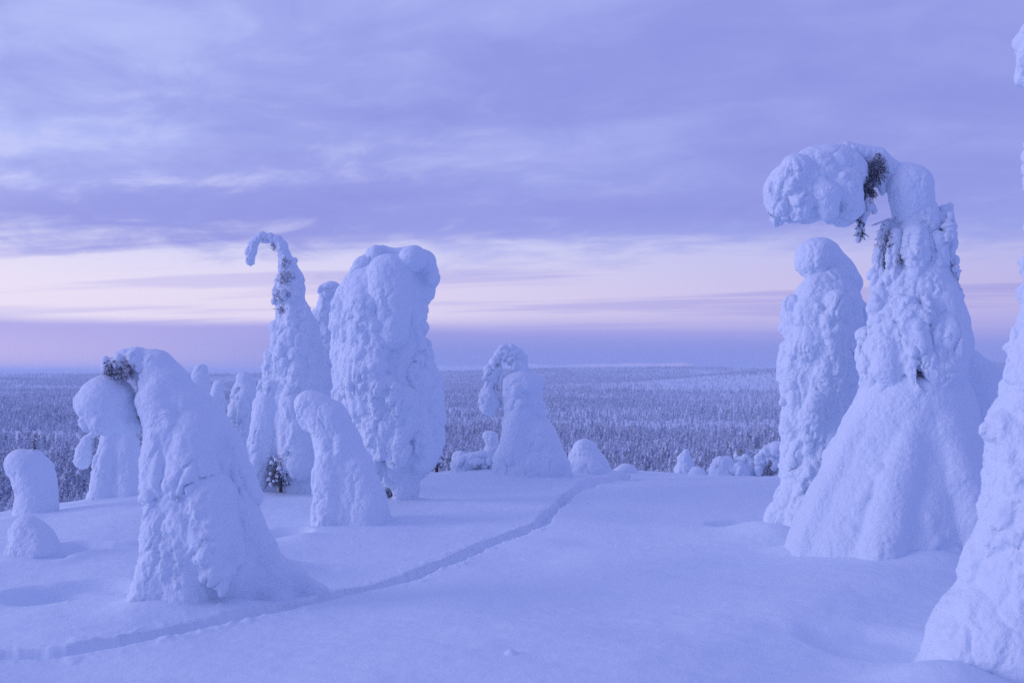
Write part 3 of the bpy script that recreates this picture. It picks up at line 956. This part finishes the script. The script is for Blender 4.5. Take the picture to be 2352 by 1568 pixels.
# ---------------------------------------------------------------- bell-shaped bent tree, centre right
d = on_ground(1215, 1088) + 0.40
B = Body(d)
root, gz = root_at(B, 1215, 'snow_laden_spruce', 'bell-shaped snow tree on the crest with its top bent over and drooping left', 'tree', G_BIG)
B.stack([(895, 1152, 1248), (930, 1164, 1246), (962, 1166, 1250), (990, 1160, 1268), (1020, 1150, 1284), (1055, 1142, 1296), (1088, 1126, 1312), (1130, 1110, 1330)], 6)
B.chain([(1232, 880, 20), (1215, 872, 20), (1178, 880, 26)], 6)
B.chain([(1240, 1005, 40, -25), (1255, 1060, 45, -35)], 8).chain([(1190, 960, 26, -30), (1178, 1040, 34, -45)], 8)
B.drapes(16, 51, 880, 1000, 7, 17, lambda y: 1204, lambda y: 46, 3, 0.1, 1.2, 4)
part(root, 'snow_coat', B.mesh('snow_coat', amp=(0.03, 0.012), cell=(0.20, 0.07), seed=32, clip=gz - 0.3), M_SNOW)
B.pr = []
B.chain([(1198, 866, 17), (1194, 838, 18), (1184, 817, 19), (1164, 806, 17), (1148, 814, 11)], 5)
for (x_, y_, r_) in [(1205, 850, 12), (1200, 822, 11), (1176, 800, 11), (1155, 800, 9), (1186, 845, 13)]:
    B.chain([(x_, y_, r_, -6)], 3)
part(root, 'snow_cap', B.mesh('snow_cap', amp=(0.03, 0.016), cell=(0.12, 0.05), seed=33), M_SNOW)
B.pr = []
B.chain([(1147, 814, 7), (1138, 830, 13), (1133, 850, 19), (1128, 872, 18), (1124, 884, 13)], 3)
B.chain([(1121, 898, 17), (1122, 918, 24), (1124, 932, 22), (1138, 926, 15)], 3)
for (x_, y_, r_) in [(1144, 845, 10), (1118, 868, 9), (1108, 912, 12), (1130, 945, 12)]:
    B.chain([(x_, y_, r_, -6)], 3)
part(root, 'drooping_tip', B.mesh('drooping_tip', amp=(0.03, 0.016), cell=(0.12, 0.05), seed=34), M_SNOW)
twigs(root, B, [(1140, 890, 8, 6, -4, 6), (1142, 838, 8, 4, -16, 4)], 17, mat=M_FROST, length=0.06)
trunk(root, B, [(1215, 1110), (1205, 950), (1195, 840), (1160, 808), (1135, 840)], 14, 3)

# ---------------------------------------------------------------- small things along the crest
def mound(name, lab, cat, rows, dd, seed, amp=(0.04, 0.016), k=8, group='small snow-buried saplings', tw=None, chains=()):
    B = Body(dd)
    x = rows[0][0]
    root, gz = root_at(B, x, name, lab, cat, group)
    B.chain(rows, k)
    for c in chains:
        B.chain(c, k)
    bush = name == 'snow_arched_bush'
    part(root, 'snow_coat', B.mesh('snow_coat', amp=(0.07, 0.03) if bush else amp, cell=(0.16, 0.07), seed=seed, clip=gz - 0.35, top=0.5 if bush else 0.85, rough=1.6 if bush else 1.1), M_SNOW)
    if tw:
        twigs(root, B, tw, seed + 3, mat=M_FROST, length=0.09, thick=0.003)


dc = on_ground(1100, 1090)
mound('snow_buried_sapling', 'little bent snow stump left of the bell-shaped tree', 'snow mound', [(1118, 998, 10), (1128, 1003, 13), (1132, 1025, 15), (1134, 1060, 18), (1134, 1110, 20)], dc + 1.2, 51)
mound('snow_buried_sapling', 'small round snow bump beside the dark sapling', 'snow mound', [(1056, 1048, 15), (1060, 1062, 22), (1060, 1110, 30)], dc + 1.4, 52)
mound('snow_arched_bush', 'low snow-arched bush with bare twigs showing beneath, left of the bell-shaped tree', 'bush', [(1046, 1082, 15), (1062, 1066, 19), (1086, 1060, 21), (1112, 1062, 22), (1136, 1070, 20)], dc + 0.55, 53, group='low snowy bushes on the crest', tw=[(1098, 1078, 5, 12, -24, 16), (1114, 1080, 12, 8, -20, 14)], chains=[[(1062, 1075, 22), (1058, 1110, 30)], [(1125, 1075, 16, 8), (1125, 1110, 20, 8)]])
dm = on_ground(1360, 1088)
mound('snow_buried_sapling', 'smooth dome of snow right of the bell-shaped tree', 'snow mound', [(1342, 1034, 28), (1346, 1050, 33), (1354, 1075, 44), (1360, 1110, 60)], dm + 0.7, 54, k=10, chains=[[(1318, 1052, 12), (1316, 1100, 22)]])
mound('snow_buried_sapling', 'lower snow bulge in front of the smooth dome', 'snow mound', [(1340, 1075, 26), (1350, 1090, 40), (1350, 1120, 50)], dm + 0.25, 55, k=10)
mound('snow_buried_sapling', 'shallow snow hump at the end of the track', 'snow mound', [(1438, 1086, 20), (1438, 1102, 34), (1438, 1130, 44)], dm + 1.2, 56, k=10)
dr_ = on_ground(1650, 1094)
mound('snow_buried_sapling', 'small knobbly snow tree standing alone right of the track end', 'snow mound', [(1576, 1038, 8), (1572, 1052, 14), (1570, 1062, 10), (1572, 1076, 20), (1572, 1130, 20)], dr_ + 1.6, 57, amp=(0.05, 0.02), k=4, chains=[[(1558, 1075, 10), (1556, 1095, 10)], [(1584, 1062, 10), (1586, 1080, 9)]])
mound('snow_buried_sapling', 'flat snow hump beside the lone knobbly snow tree', 'snow mound', [(1600, 1086, 14), (1602, 1098, 24), (1602, 1130, 30)], dr_ + 1.1, 58, k=8)
mound('snow_arched_bush', 'rounded double snow bush left of the hooded-figure tree', 'bush', [(1654, 1066, 19), (1650, 1082, 22), (1650, 1120, 28)], dr_ + 1.0, 59, amp=(0.06, 0.02), k=4, group='low snowy bushes on the crest', chains=[[(1672, 1062, 15, 5), (1676, 1085, 26, 5)], [(1698, 1076, 17, -8), (1698, 1120, 28, -8)], [(1716, 1058, 13, 10), (1722, 1072, 19, 10), (1716, 1120, 26, 10)], [(1706, 1090, 22)]])
mound('snow_arched_bush', 'snowy bush with a twiggy frosted crown behind the double bush', 'bush', [(1700, 1048, 10), (1715, 1042, 12), (1728, 1050, 12), (1724, 1080, 20), (1724, 1120, 20)], dr_ + 1.6, 60, amp=(0.05, 0.03), k=4, group='low snowy bushes on the crest', tw=[(1705, 1036, 14, 12, -6, 30), (1728, 1046, 12, 12, -10, 22)])
mound('snow_arched_bush', 'snow-draped bush with dark twigs touching the hooded-figure tree', 'bush', [(1790, 1032, 18), (1770, 1040, 18), (1754, 1054, 15), (1745, 1076, 12), (1744, 1092, 10)], dr_ + 0.9, 61, amp=(0.04, 0.02), k=4, group='low snowy bushes on the crest', chains=[[(1785, 1030, 16), (1790, 1060, 20), (1790, 1110, 22)]], tw=[(1768, 1070, 20, 22, -6, 60), (1755, 1085, 14, 12, -4, 20)])

# ---------------------------------------------------------------- person-shaped tree
d = on_ground(1790, 1222) + 0.55
B = Body(d)
root, gz = root_at(B, 1850, 'snow_laden_spruce', 'snow tree like a hooded figure with a round head, beneath the big drooping one', 'tree', G_BIG)
B.stack([(645, 1862, 1955), (695, 1825, 1968), (760, 1808, 1970), (830, 1802, 1968), (900, 1805, 1960), (960, 1798, 1950), (1020, 1800, 1938), (1090, 1798, 1915), (1150, 1785, 1895), (1210, 1760, 1880), (1260, 1735, 1880), (1300, 1715, 1890)], 8)
B.chain([(1935, 655, 34, 4), (1946, 700, 30, -14)], 8)
B.chain([(1880, 660, 34, -20), (1862, 720, 44, -30), (1850, 800, 46, -40)], 8)
B.chain([(1955, 720, 9, -60), (1958, 800, 10, -40), (1966, 860, 9, -30)], cut=True)
B.chain([(1955, 720, 9, -30), (1958, 800, 12, -20), (1966, 860, 10, -14)], cut=True)
B.drapes(56, 12, 700, 1110, 8, 28, lambda y: np.interp(y, [700, 1060], [1888, 1866]), lambda y: np.interp(y, [700, 1060], [78, 66]), 3, 0.05, 1.2, 6)
B.chain([(1865, 1060, 40, -40), (1845, 1160, 42, -50), (1822, 1240, 45, -60)], 8)
B.chain([(1834, 1120, 9, -75), (1836, 1128, 8, -70)], cut=True)
part(root, 'snow_coat', B.mesh('snow_coat', amp=(0.042, 0.013), cell=(0.20, 0.06), stretch=0.5, seed=36, clip=gz - 0.3), M_SNOW)
B.pr = []
B.ell(1877, 588, 49, 43, 46, 0, 4).chain([(1866, 608, 37), (1872, 626, 28)], 8).chain([(1898, 588, 36, 8), (1925, 622, 36, 8), (1945, 650, 34, 4)], 12)
part(root, 'snow_head', B.mesh('snow_head', amp=(0.014, 0.007), cell=(0.13, 0.05), seed=37), M_SNOW)
B.pr = []
B.chain([(1960, 690, 20, 15), (1978, 720, 26, 15), (1975, 770, 24, 20), (1966, 830, 20, 20)], 6)
part(root, 'side_bough', B.mesh('side_bough', amp=(0.03, 0.014), cell=(0.12, 0.05), seed=38), M_SNOW)
twigs(root, B, [(1958, 800, 10, 26, -8, 14), (1900, 1010, 8, 12, -58, 8), (1836, 1126, 6, 6, -60, 6)], 18, mat=M_FROST, length=0.07)
trunk(root, B, [(1850, 1260), (1860, 1000), (1880, 700), (1878, 600)], 16, 4)

# ---------------------------------------------------------------- great drooping tree
d = on_ground(2030, 1278) + 0.80
B = Body(d)
root, gz = root_at(B, 2060, 'snow_laden_spruce', 'tallest snow tree at the right, arched top drooping left over a wide snow skirt', 'tree', G_BIG)
B.stack([(880, 2000, 2220, 10), (950, 1965, 2240, 0), (1040, 1925, 2255, 0), (1130, 1885, 2262, -10), (1220, 1840, 2262, -20), (1300, 1805, 2262, -25), (1360, 1790, 2270, -25)], 12)
B.chain([(2222, 852, 60, 40), (2275, 908, 78, 38), (2300, 1020, 84, 30), (2300, 1150, 96, 5), (2285, 1290, 100, -20), (2280, 1360, 105, -20)], 16)
B.chain([(2190, 830, 40, 30), (2150, 870, 60, 20)], 12)
B.chain([(2010, 930, 36, -30), (1945, 1050, 46, -45), (1890, 1160, 50, -60), (1852, 1250, 46, -70), (1840, 1300, 44, -70)], 8)
B.chain([(2075, 960, 40, -85), (2010, 1100, 50, -142), (1965, 1230, 54, -180), (1950, 1320, 64, -190)], 7)
B.chain([(2122, 960, 44, -85), (2140, 1090, 46, -142), (2165, 1210, 48, -178), (2178, 1320, 56, -185)], 7)
B.chain([(2064, 960, 14, -88), (2066, 1060, 20, -128), (2068, 1120, 24, -150), (2062, 1210, 26, -178)], 14)
B.chain([(2200, 1190, 26, -195), (2205, 1205, 24, -197)], 5)
B.drapes(22, 41, 930, 1290, 9, 24, lambda y: np.interp(y, [930, 1270], [2100, 2040]), lambda y: np.interp(y, [930, 1270], [128, 215]), 7, 0.86, 1.1, 5)
B.drapes(20, 43, 1080, 1300, 10, 26, lambda y: np.interp(y, [930, 1270], [2100, 2040]), lambda y: np.interp(y, [930, 1270], [130, 228]), 5, 0.62, 0.9, 4)
B.drapes(7, 42, 1150, 1290, 10, 24, lambda y: 2040, lambda y: np.interp(y, [930, 1270], [130, 222]), 6, 0.25, 0.5, 3)
part(root, 'snow_skirt', B.mesh('snow_skirt', amp=(0.018, 0.007), cell=(0.24, 0.07), stretch=0.45, seed=61, clip=gz - 0.3, smooth_right=0.9, crease=0.0, rough=0.75), M_SNOW)
B = Body(d)
B.stack([(640, 2040, 2185), (680, 2018, 2200), (730, 2008, 2208), (790, 2000, 2215), (840, 2000, 2218), (870, 2020, 2200)], 8)
B.chain([(2045, 740, 45, -40), (2022, 800, 42, -55), (2018, 850, 36, -62), (2032, 880, 24, -66)], 6)
B.chain([(2135, 700, 60, -35), (2145, 790, 62, -55), (2130, 850, 52, -72), (2138, 885, 30, -76)], 6)
B.drapes(26, 15, 690, 895, 9, 24, lambda y: 2090, lambda y: np.interp(y, [690, 800], [92, 108]), 3, 0.35, 1.2, 6)
for dzz in range(-210, -70, 14):
    B.chain([(2062, 826, 6, dzz), (2068, 848, 10, dzz), (2074, 872, 12, dzz), (2090, 892, 12, dzz)], cut=True)
part(root, 'snow_coat', B.mesh('snow_coat', amp=(0.036, 0.014), cell=(0.17, 0.06), seed=62, smooth_right=0.85), M_SNOW)
B = Body(d)
B.chain([(2112, 490, 42), (2105, 560, 50), (2110, 640, 62)], 8)
B.chain([(2085, 545, 26, -40), (2088, 590, 30, -45), (2085, 620, 22, -48)], 4)
B.chain([(2135, 560, 24, -40), (2140, 600, 24, -44)], 4)
B.chain([(2050, 540, 14, -20), (2040, 590, 14, -25), (2045, 640, 18, -25)], 3)
B.chain([(2030, 520, 8, -5), (2020, 580, 11, -8), (2012, 630, 14, -8), (2022, 680, 18, -10)], 4)
B.chain([(2172, 480, 12, 5), (2168, 515, 26, 0), (2172, 560, 24, 0), (2165, 600, 22, 0)], 4)
B.chain([(2180, 630, 16, 0), (2188, 660, 13, 0)], 4)
B.chain([(2062, 520, 26, 22), (2052, 590, 34, 22), (2060, 650, 42, 18)], 6)
B.chain([(2184, 472, 7, 2), (2172, 492, 14, 0)], 4)
B.chain([(2150, 505, 20, 0), (2160, 545, 30, 0)], 5)
for (x_, y_, r_) in [(2182, 560, 13), (2184, 575, 9), (2176, 612, 15), (2192, 640, 12), (2198, 668, 14), (2204, 700, 13), (2211, 735, 12)]:
    B.chain([(x_ - 8, y_ - 6, r_, 4), (x_, y_, r_ * 0.8, 0)], 4)
B.drapes(22, 44, 500, 770, 6, 15, lambda y: 2112, lambda y: np.interp(y, [500, 770], [66, 104]), 2, -0.35, 0.22, 4)
B.chain([(2158, 628, 13, -60), (2162, 655, 15, -50), (2170, 672, 10, -45)], cut=True)
part(root, 'snow_bough', B.mesh('snow_bough', amp=(0.036, 0.016), cell=(0.12, 0.05), seed=63), M_SNOW)
B.pr = []
B.chain([(2072, 402, 32), (2088, 425, 52), (2094, 465, 48), (2092, 492, 40)], 8)
part(root, 'snow_dome', B.mesh('snow_dome', amp=(0.016, 0.006), cell=(0.2, 0.06), seed=64), M_SNOW)
B.pr = []
B.chain([(1935, 400, 58), (1875, 415, 76), (1845, 435, 78), (1808, 440, 52)], 8)
B.chain([(1790, 470, 32), (1788, 498, 18)], 8).chain([(1915, 465, 44), (1935, 480, 36)], 8).chain([(1850, 470, 42)], 8)
B.ell(1900, 378, 70, 45, 60, 5, 8)
B.chain([(1775, 440, 24, -20), (1790, 480, 26, -30)], 3).chain([(1830, 470, 34, -45), (1826, 490, 24, -45)], 3).chain([(1880, 460, 40, -50), (1885, 488, 26, -50)], 3).chain([(1930, 430, 38, -40), (1945, 478, 30, -30)], 3).chain([(1820, 400, 40, -40), (1800, 430, 34, -40)], 4)
part(root, 'drooping_head', B.mesh('drooping_head', amp=(0.026, 0.011), cell=(0.15, 0.055), stretch=0.9, seed=65, top=0.8), M_SNOW)
B.pr = []
B.chain([(1930, 352, 20), (1965, 350, 17), (2000, 356, 15), (2022, 362, 17), (2050, 385, 22)], 8).chain([(1945, 340, 12), (1990, 346, 10), (2022, 348, 9)], 5)
B.chain([(1992, 372, 16, 6), (1978, 410, 15, 8), (1976, 445, 14, 6)], 5).chain([(2020, 378, 18, 4), (2026, 412, 14, 6), (2030, 436, 9, 6)], 5).chain([(2004, 400, 14, 16), (2000, 430, 11, 16)], 5)
part(root, 'snow_bridge', B.mesh('snow_bridge', amp=(0.018, 0.008), cell=(0.12, 0.05), seed=66), M_SNOW)
B = Body(d, 0.011)
B.chain([(1992, 420, 10), (1985, 455, 12), (1990, 475, 14), (1980, 500, 8), (1974, 525, 6), (1972, 550, 4)], 3)
B.chain([(2000, 470, 8), (2008, 482, 6)], 3)
part(root, 'hanging_bough', B.mesh('hanging_bough', amp=(0.024, 0.014), cell=(0.07, 0.035), seed=67, grain=0.012), M_SNOW)
twigs(root, B, [(2008, 388, 20, 32, -14, 60), (1978, 415, 16, 34, -10, 56), (1992, 440, 14, 16, -8, 26), (1975, 520, 4, 28, -3, 14)], 19, length=0.09)
twigs(root, B, [(2028, 560, 12, 40, -12, 40), (2045, 600, 14, 40, -22, 34), (2058, 640, 10, 14, -30, 10), (2130, 640, 16, 8, -52, 10), (2150, 655, 14, 30, -38, 26), (2165, 610, 10, 14, -30, 10), (2180, 650, 8, 26, -14, 16)], 20, mat=M_FROST, name='rimed_twigs', length=0.09)
twigs(root, B, [(2074, 858, 10, 18, -84, 14)], 22, name='needle_twigs', length=0.07)
# bare side branch stub
v, f = tube([B.P(2093, 490, 0), B.P(2030, 508, -8), B.P(1998, 520, -14)], [4 * B.s, 2.6 * B.s, 1.5 * B.s], 6)
part(root, 'branch_stub', make_mesh('branch_stub', v, f), M_FROST)
trunk(root, B, [(2060, 1300), (2075, 1100), (2085, 900), (2095, 700), (2098, 550), (2085, 440), (2045, 390), (1990, 375), (1920, 400)], 24, 5)

# ---------------------------------------------------------------- near tree cut by the right edge
d = on_ground(2250, 1590) + 0.70
B = Body(d, 0.010)
root, gz = root_at(B, 2420, 'snow_laden_spruce', 'nearest tall lumpy snow tree cut off by the right edge of the picture', 'tree', G_BIG)
B.stack([(1010, 2275, 2570), (1080, 2272, 2580), (1160, 2268, 2590), (1230, 2258, 2600), (1310, 2232, 2610), (1400, 2212, 2630), (1500, 2170, 2660), (1560, 2130, 2690), (1640, 2080, 2720)], 10)
B.chain([(2266, 986, 20, -10), (2296, 982, 38, -20), (2330, 1010, 52, -30)], 16)
B.chain([(2250, 1440, 60, -60), (2195, 1530, 64, -80), (2130, 1610, 70, -90), (2060, 1690, 80, -90)], 30)
B.drapes(34, 22, 1040, 1500, 16, 48, lambda y: 2428, lambda y: np.interp(y, [1060, 1480], [150, 205]), 9, 0.3, 1.0, 6)
part(root, 'snow_skirt', B.mesh('snow_skirt', amp=(0.03, 0.010), cell=(0.17, 0.06), seed=71, clip=gz - 0.3), M_SNOW)
B = Body(d, 0.010)
B.stack([(60, 2362, 2490), (110, 2346, 2510), (180, 2366, 2520), (300, 2380, 2530), (450, 2380, 2540), (600, 2366, 2545), (700, 2352, 2555), (780, 2335, 2565), (850, 2318, 2570), (910, 2335, 2570), (960, 2300, 2575), (1020, 2285, 2575)], 8)
B.chain([(2420, -20, 35), (2425, 60, 60)], 8)
B.drapes(40, 23, 60, 980, 12, 32, lambda y: 2455, lambda y: np.interp(y, [60, 150, 220, 550, 650, 780, 850, 960], [100, 106, 74, 74, 92, 112, 122, 135]), 4, 0.3, 1.2, 6)
part(root, 'snow_coat', B.mesh('snow_coat', amp=(0.03, 0.012), cell=(0.15, 0.055), seed=72), M_SNOW)
trunk(root, B, [(2420, 1620), (2430, 1200), (2440, 700), (2430, 100)], 26, 6)

# ================================================================== the forest below
M_FSNOW, t, b = new_mat('forest_snow')
tc = t.node('ShaderNodeTexCoord')
oi = t.node('ShaderNodeObjectInfo')
n = t.noise(tc.outputs['Object'], 0.9, 3.0, 0.6)
cut = t.m('ADD', n, t.m('MULTIPLY_ADD', oi.outputs['Random'], 0.20, -0.10))
t.put(b.inputs['Base Color'], t.mix(t.smooth(cut, 0.29, 0.47), (0.17, 0.21, 0.38, 1), (0.74, 0.82, 0.96, 1)))
b.inputs['Roughness'].default_value = 0.85
M_FDARK, t, b = new_mat('forest_needles')
b.inputs['Base Color'].default_value = (0.10, 0.13, 0.30, 1); b.inputs['Roughness'].default_value = 0.9


def forest_tree(seed, height, rad):
    rg = np.random.RandomState(seed)
    V, Fs, mats, base = [], [], [], 0
    tiers = 9; seg = 7
    lean = rg.uniform(-0.3, 0.3, 2)
    for i in range(tiers):
        u = i / (tiers - 1)
        z0 = height * (0.06 + 0.80 * u)
        r = rad * ((1 - u) ** 0.65 * 0.9 + 0.16) * rg.uniform(0.75, 1.2)
        hgt = height * 0.20 * rg.uniform(0.8, 1.2)
        cx, cy_ = lean * u + rg.normal(0, 0.08 * rad, 2)
        a0 = rg.uniform(0, 6.28)
        ring = []
        for j in range(seg):
            a = a0 + 2 * math.pi * j / seg
            rr = r * rg.uniform(0.55, 1.25)
            ring.append((cx + math.cos(a) * rr, cy_ + math.sin(a) * rr, z0 - hgt * rg.uniform(0.0, 0.35)))
        low = [(cx + (p[0] - cx) * 0.5, cy_ + (p[1] - cy_) * 0.5, z0 + hgt * 0.10) for p in ring]
        vs_ = ring + low + [(cx, cy_, z0 + hgt)]
        V += vs_
        for j in range(seg):
            k = (j + 1) % seg
            Fs.append((base + j, base + k, base + 2 * seg)); mats.append(0)
            Fs.append((base + j, base + seg + j, base + k)); mats.append(1)
            Fs.append((base + k, base + seg + j, base + seg + k)); mats.append(1)
        base += len(vs_)
    for s_ in range(3):
        a = 2.1 * s_; b2 = a + 2.1
        V += [(math.cos(a) * .14, math.sin(a) * .14, -0.6), (math.cos(b2) * .14, math.sin(b2) * .14, -0.6), (0, 0, height * 0.7)]
        Fs.append((base, base + 1, base + 2)); mats.append(1); base += 3
    me = make_mesh('forest_spruce', np.array(V), np.array(Fs))
    me.materials.append(M_FSNOW); me.materials.append(M_FDARK)
    me.polygons.foreach_set('material_index', np.array(mats, np.int32))
    return me


protos = [forest_tree(100 + i, h_, r_) for i, (h_, r_) in enumerate([(9, 1.45), (11, 1.6), (8, 1.25), (12.5, 1.7), (7, 1.4), (10, 1.2), (9.5, 1.75), (6, 1.3)])]


def forest_points():
    rg = np.random.RandomState(5)
    out_ = []
    for (d0, d1, area) in [(330, 800, 50), (800, 1500, 78), (1500, 3000, 110), (3000, 7600, 230)]:
        half = R(36)
        n_ = int(half * (d1 * d1 - d0 * d0) / area)
        dd = np.sqrt(rg.uniform(d0 * d0, d1 * d1, n_)); aa = rg.uniform(-half, half, n_)
        out_.append(np.stack([dd * np.sin(aa), dd * np.cos(aa)], -1))
    p = np.concatenate(out_)
    x, y = p[:, 0], p[:, 1]; dd = np.hypot(x, y)
    # open bogs and thin stands
    q = np.stack([x / 620.0, y / 420.0, np.zeros_like(x)], -1)
    m = fbm(q, 4, 77)
    thin = sstep(m, 0.46, 0.60) * sstep(dd, 900, 1300)
    band = np.exp(-((dd - 2000 - 0.25 * x) / 380.0) ** 2) * sstep(x, -150, 450) * 0.8
    keep = rg.uniform(size=len(x)) > np.maximum(thin * 0.72, band * 0.72)
    x, y, dd = x[keep], y[keep], dd[keep]
    z = ground_height(x, y)
    return x, y, z, dd, rg


x, y, z, dd, rg = forest_points()
rot = rg.uniform(0, 6.28, len(x)); scl_ = rg.uniform(0.6, 1.7, len(x)) * (0.7 + 0.6 * fbm(np.stack([x / 130.0, y / 130.0, 0 * x], -1), 2, 88)); pick = rg.randint(0, len(protos), len(x))
# the 300 that show largest: nearest trees in the frame whose upper half clears the crest
u_ = x / y
top_el = (z + 6.0 - CAM_H) / y
crest = np.full(len(x), -9.0)
for s_ in np.linspace(6, 60, 120):
    crest = np.maximum(crest, (near_height(u_ * s_, np.full(len(x), s_)) + 0.05 - CAM_H) / s_)
inframe = (np.abs(u_) < 0.51) & (top_el > crest + 0.001)
order = np.where(inframe)[0][np.argsort(dd[inframe])][:300]
single = np.zeros(len(x), bool); single[order] = True
fc = bpy.data.collections.new('forest_kinds'); scene.collection.children.link(fc)
seen = set()
for i in order:
    o = bpy.data.objects.new('forest_spruce', protos[pick[i]])
    o.location = (x[i], y[i], z[i]); o.rotation_euler = (0, 0, rot[i]); o.scale = (scl_[i],) * 3
    o['label'] = 'narrow snow-dusted spruce on the near edge of the forest below the crest'
    o['category'] = 'spruce'; o['group'] = 'nearest spruces of the forest below'
    if pick[i] not in seen:
        seen.add(pick[i]); fc.objects.link(o)
    else:
        col.objects.link(o)

rest = ~single & (top_el > crest - 0.02)
pm = bpy.data.meshes.new('far_forest')
pts = np.stack([x[rest], y[rest], z[rest]], -1).astype(np.float32)
pm.vertices.add(len(pts)); pm.vertices.foreach_set('co', pts.ravel())
for nm, ty, arr in (('rot', 'FLOAT', rot[rest]), ('size', 'FLOAT', scl_[rest]), ('pick', 'INT', pick[rest])):
    at_ = pm.attributes.new(nm, ty, 'POINT'); at_.data.foreach_set('value', arr.astype(np.int32 if ty == 'INT' else np.float32))
pm.update()
forest = link('far_forest', pm, None, kind='stuff', label='dense snowy spruce forest filling the valley to the horizon', category='forest')
ng = bpy.data.node_groups.new('forest_instances', 'GeometryNodeTree')
ng.interface.new_socket('Geometry', in_out='INPUT', socket_type='NodeSocketGeometry')
ng.interface.new_socket('Geometry', in_out='OUTPUT', socket_type='NodeSocketGeometry')
gi = ng.nodes.new('NodeGroupInput'); go = ng.nodes.new('NodeGroupOutput')
ci = ng.nodes.new('GeometryNodeCollectionInfo'); ci.inputs['Collection'].default_value = fc
ci.inputs['Separate Children'].default_value = True; ci.inputs['Reset Children'].default_value = True
ci.transform_space = 'ORIGINAL'
iop = ng.nodes.new('GeometryNodeInstanceOnPoints'); iop.inputs['Pick Instance'].default_value = True


def named(nm, ty):
    q = ng.nodes.new('GeometryNodeInputNamedAttribute'); q.data_type = ty; q.inputs['Name'].default_value = nm
    return next(s for s in q.outputs if s.enabled and s.name == 'Attribute')


cx = ng.nodes.new('ShaderNodeCombineXYZ'); ng.links.new(named('rot', 'FLOAT'), cx.inputs[2])
ng.links.new(gi.outputs[0], iop.inputs['Points'])
ng.links.new(ci.outputs[0], iop.inputs['Instance'])
ng.links.new(named('pick', 'INT'), iop.inputs['Instance Index'])
ng.links.new(cx.outputs[0], iop.inputs['Rotation'])
ng.links.new(named('size', 'FLOAT'), iop.inputs['Scale'])
ng.links.new(iop.outputs[0], go.inputs[0])
md = forest.modifiers.new('forest', 'NODES'); md.node_group = ng

# ================================================================== cold air over the valley
hz = bpy.data.materials.new('cold_air'); hz.use_nodes = True
H = NT(hz.node_tree); H.n.clear()
ho = H.node('ShaderNodeOutputMaterial'); hv = H.node('ShaderNodeVolumePrincipled')
hv.inputs['Color'].default_value = (0.74, 0.84, 0.98, 1); hv.inputs['Density'].default_value = 0.00008
hv.inputs['Anisotropy'].default_value = 0.0
H.l.new(hv.outputs[0], ho.inputs['Volume'])
zlo = min(v_.co.z for v_ in ground.data.vertices) - 5.0
L_ = 32000.0
hvts = np.array([(sx * L_, sy * L_, sz) for sz in (zlo, 100.0) for sy in (-1, 1) for sx in (-1, 1)])
hf = np.array([(0, 2, 3, 1), (4, 5, 7, 6), (0, 1, 5, 4), (2, 6, 7, 3), (0, 4, 6, 2), (1, 3, 7, 5)])
link('haze', make_mesh('haze', hvts, hf, smooth=False), hz, kind='stuff')
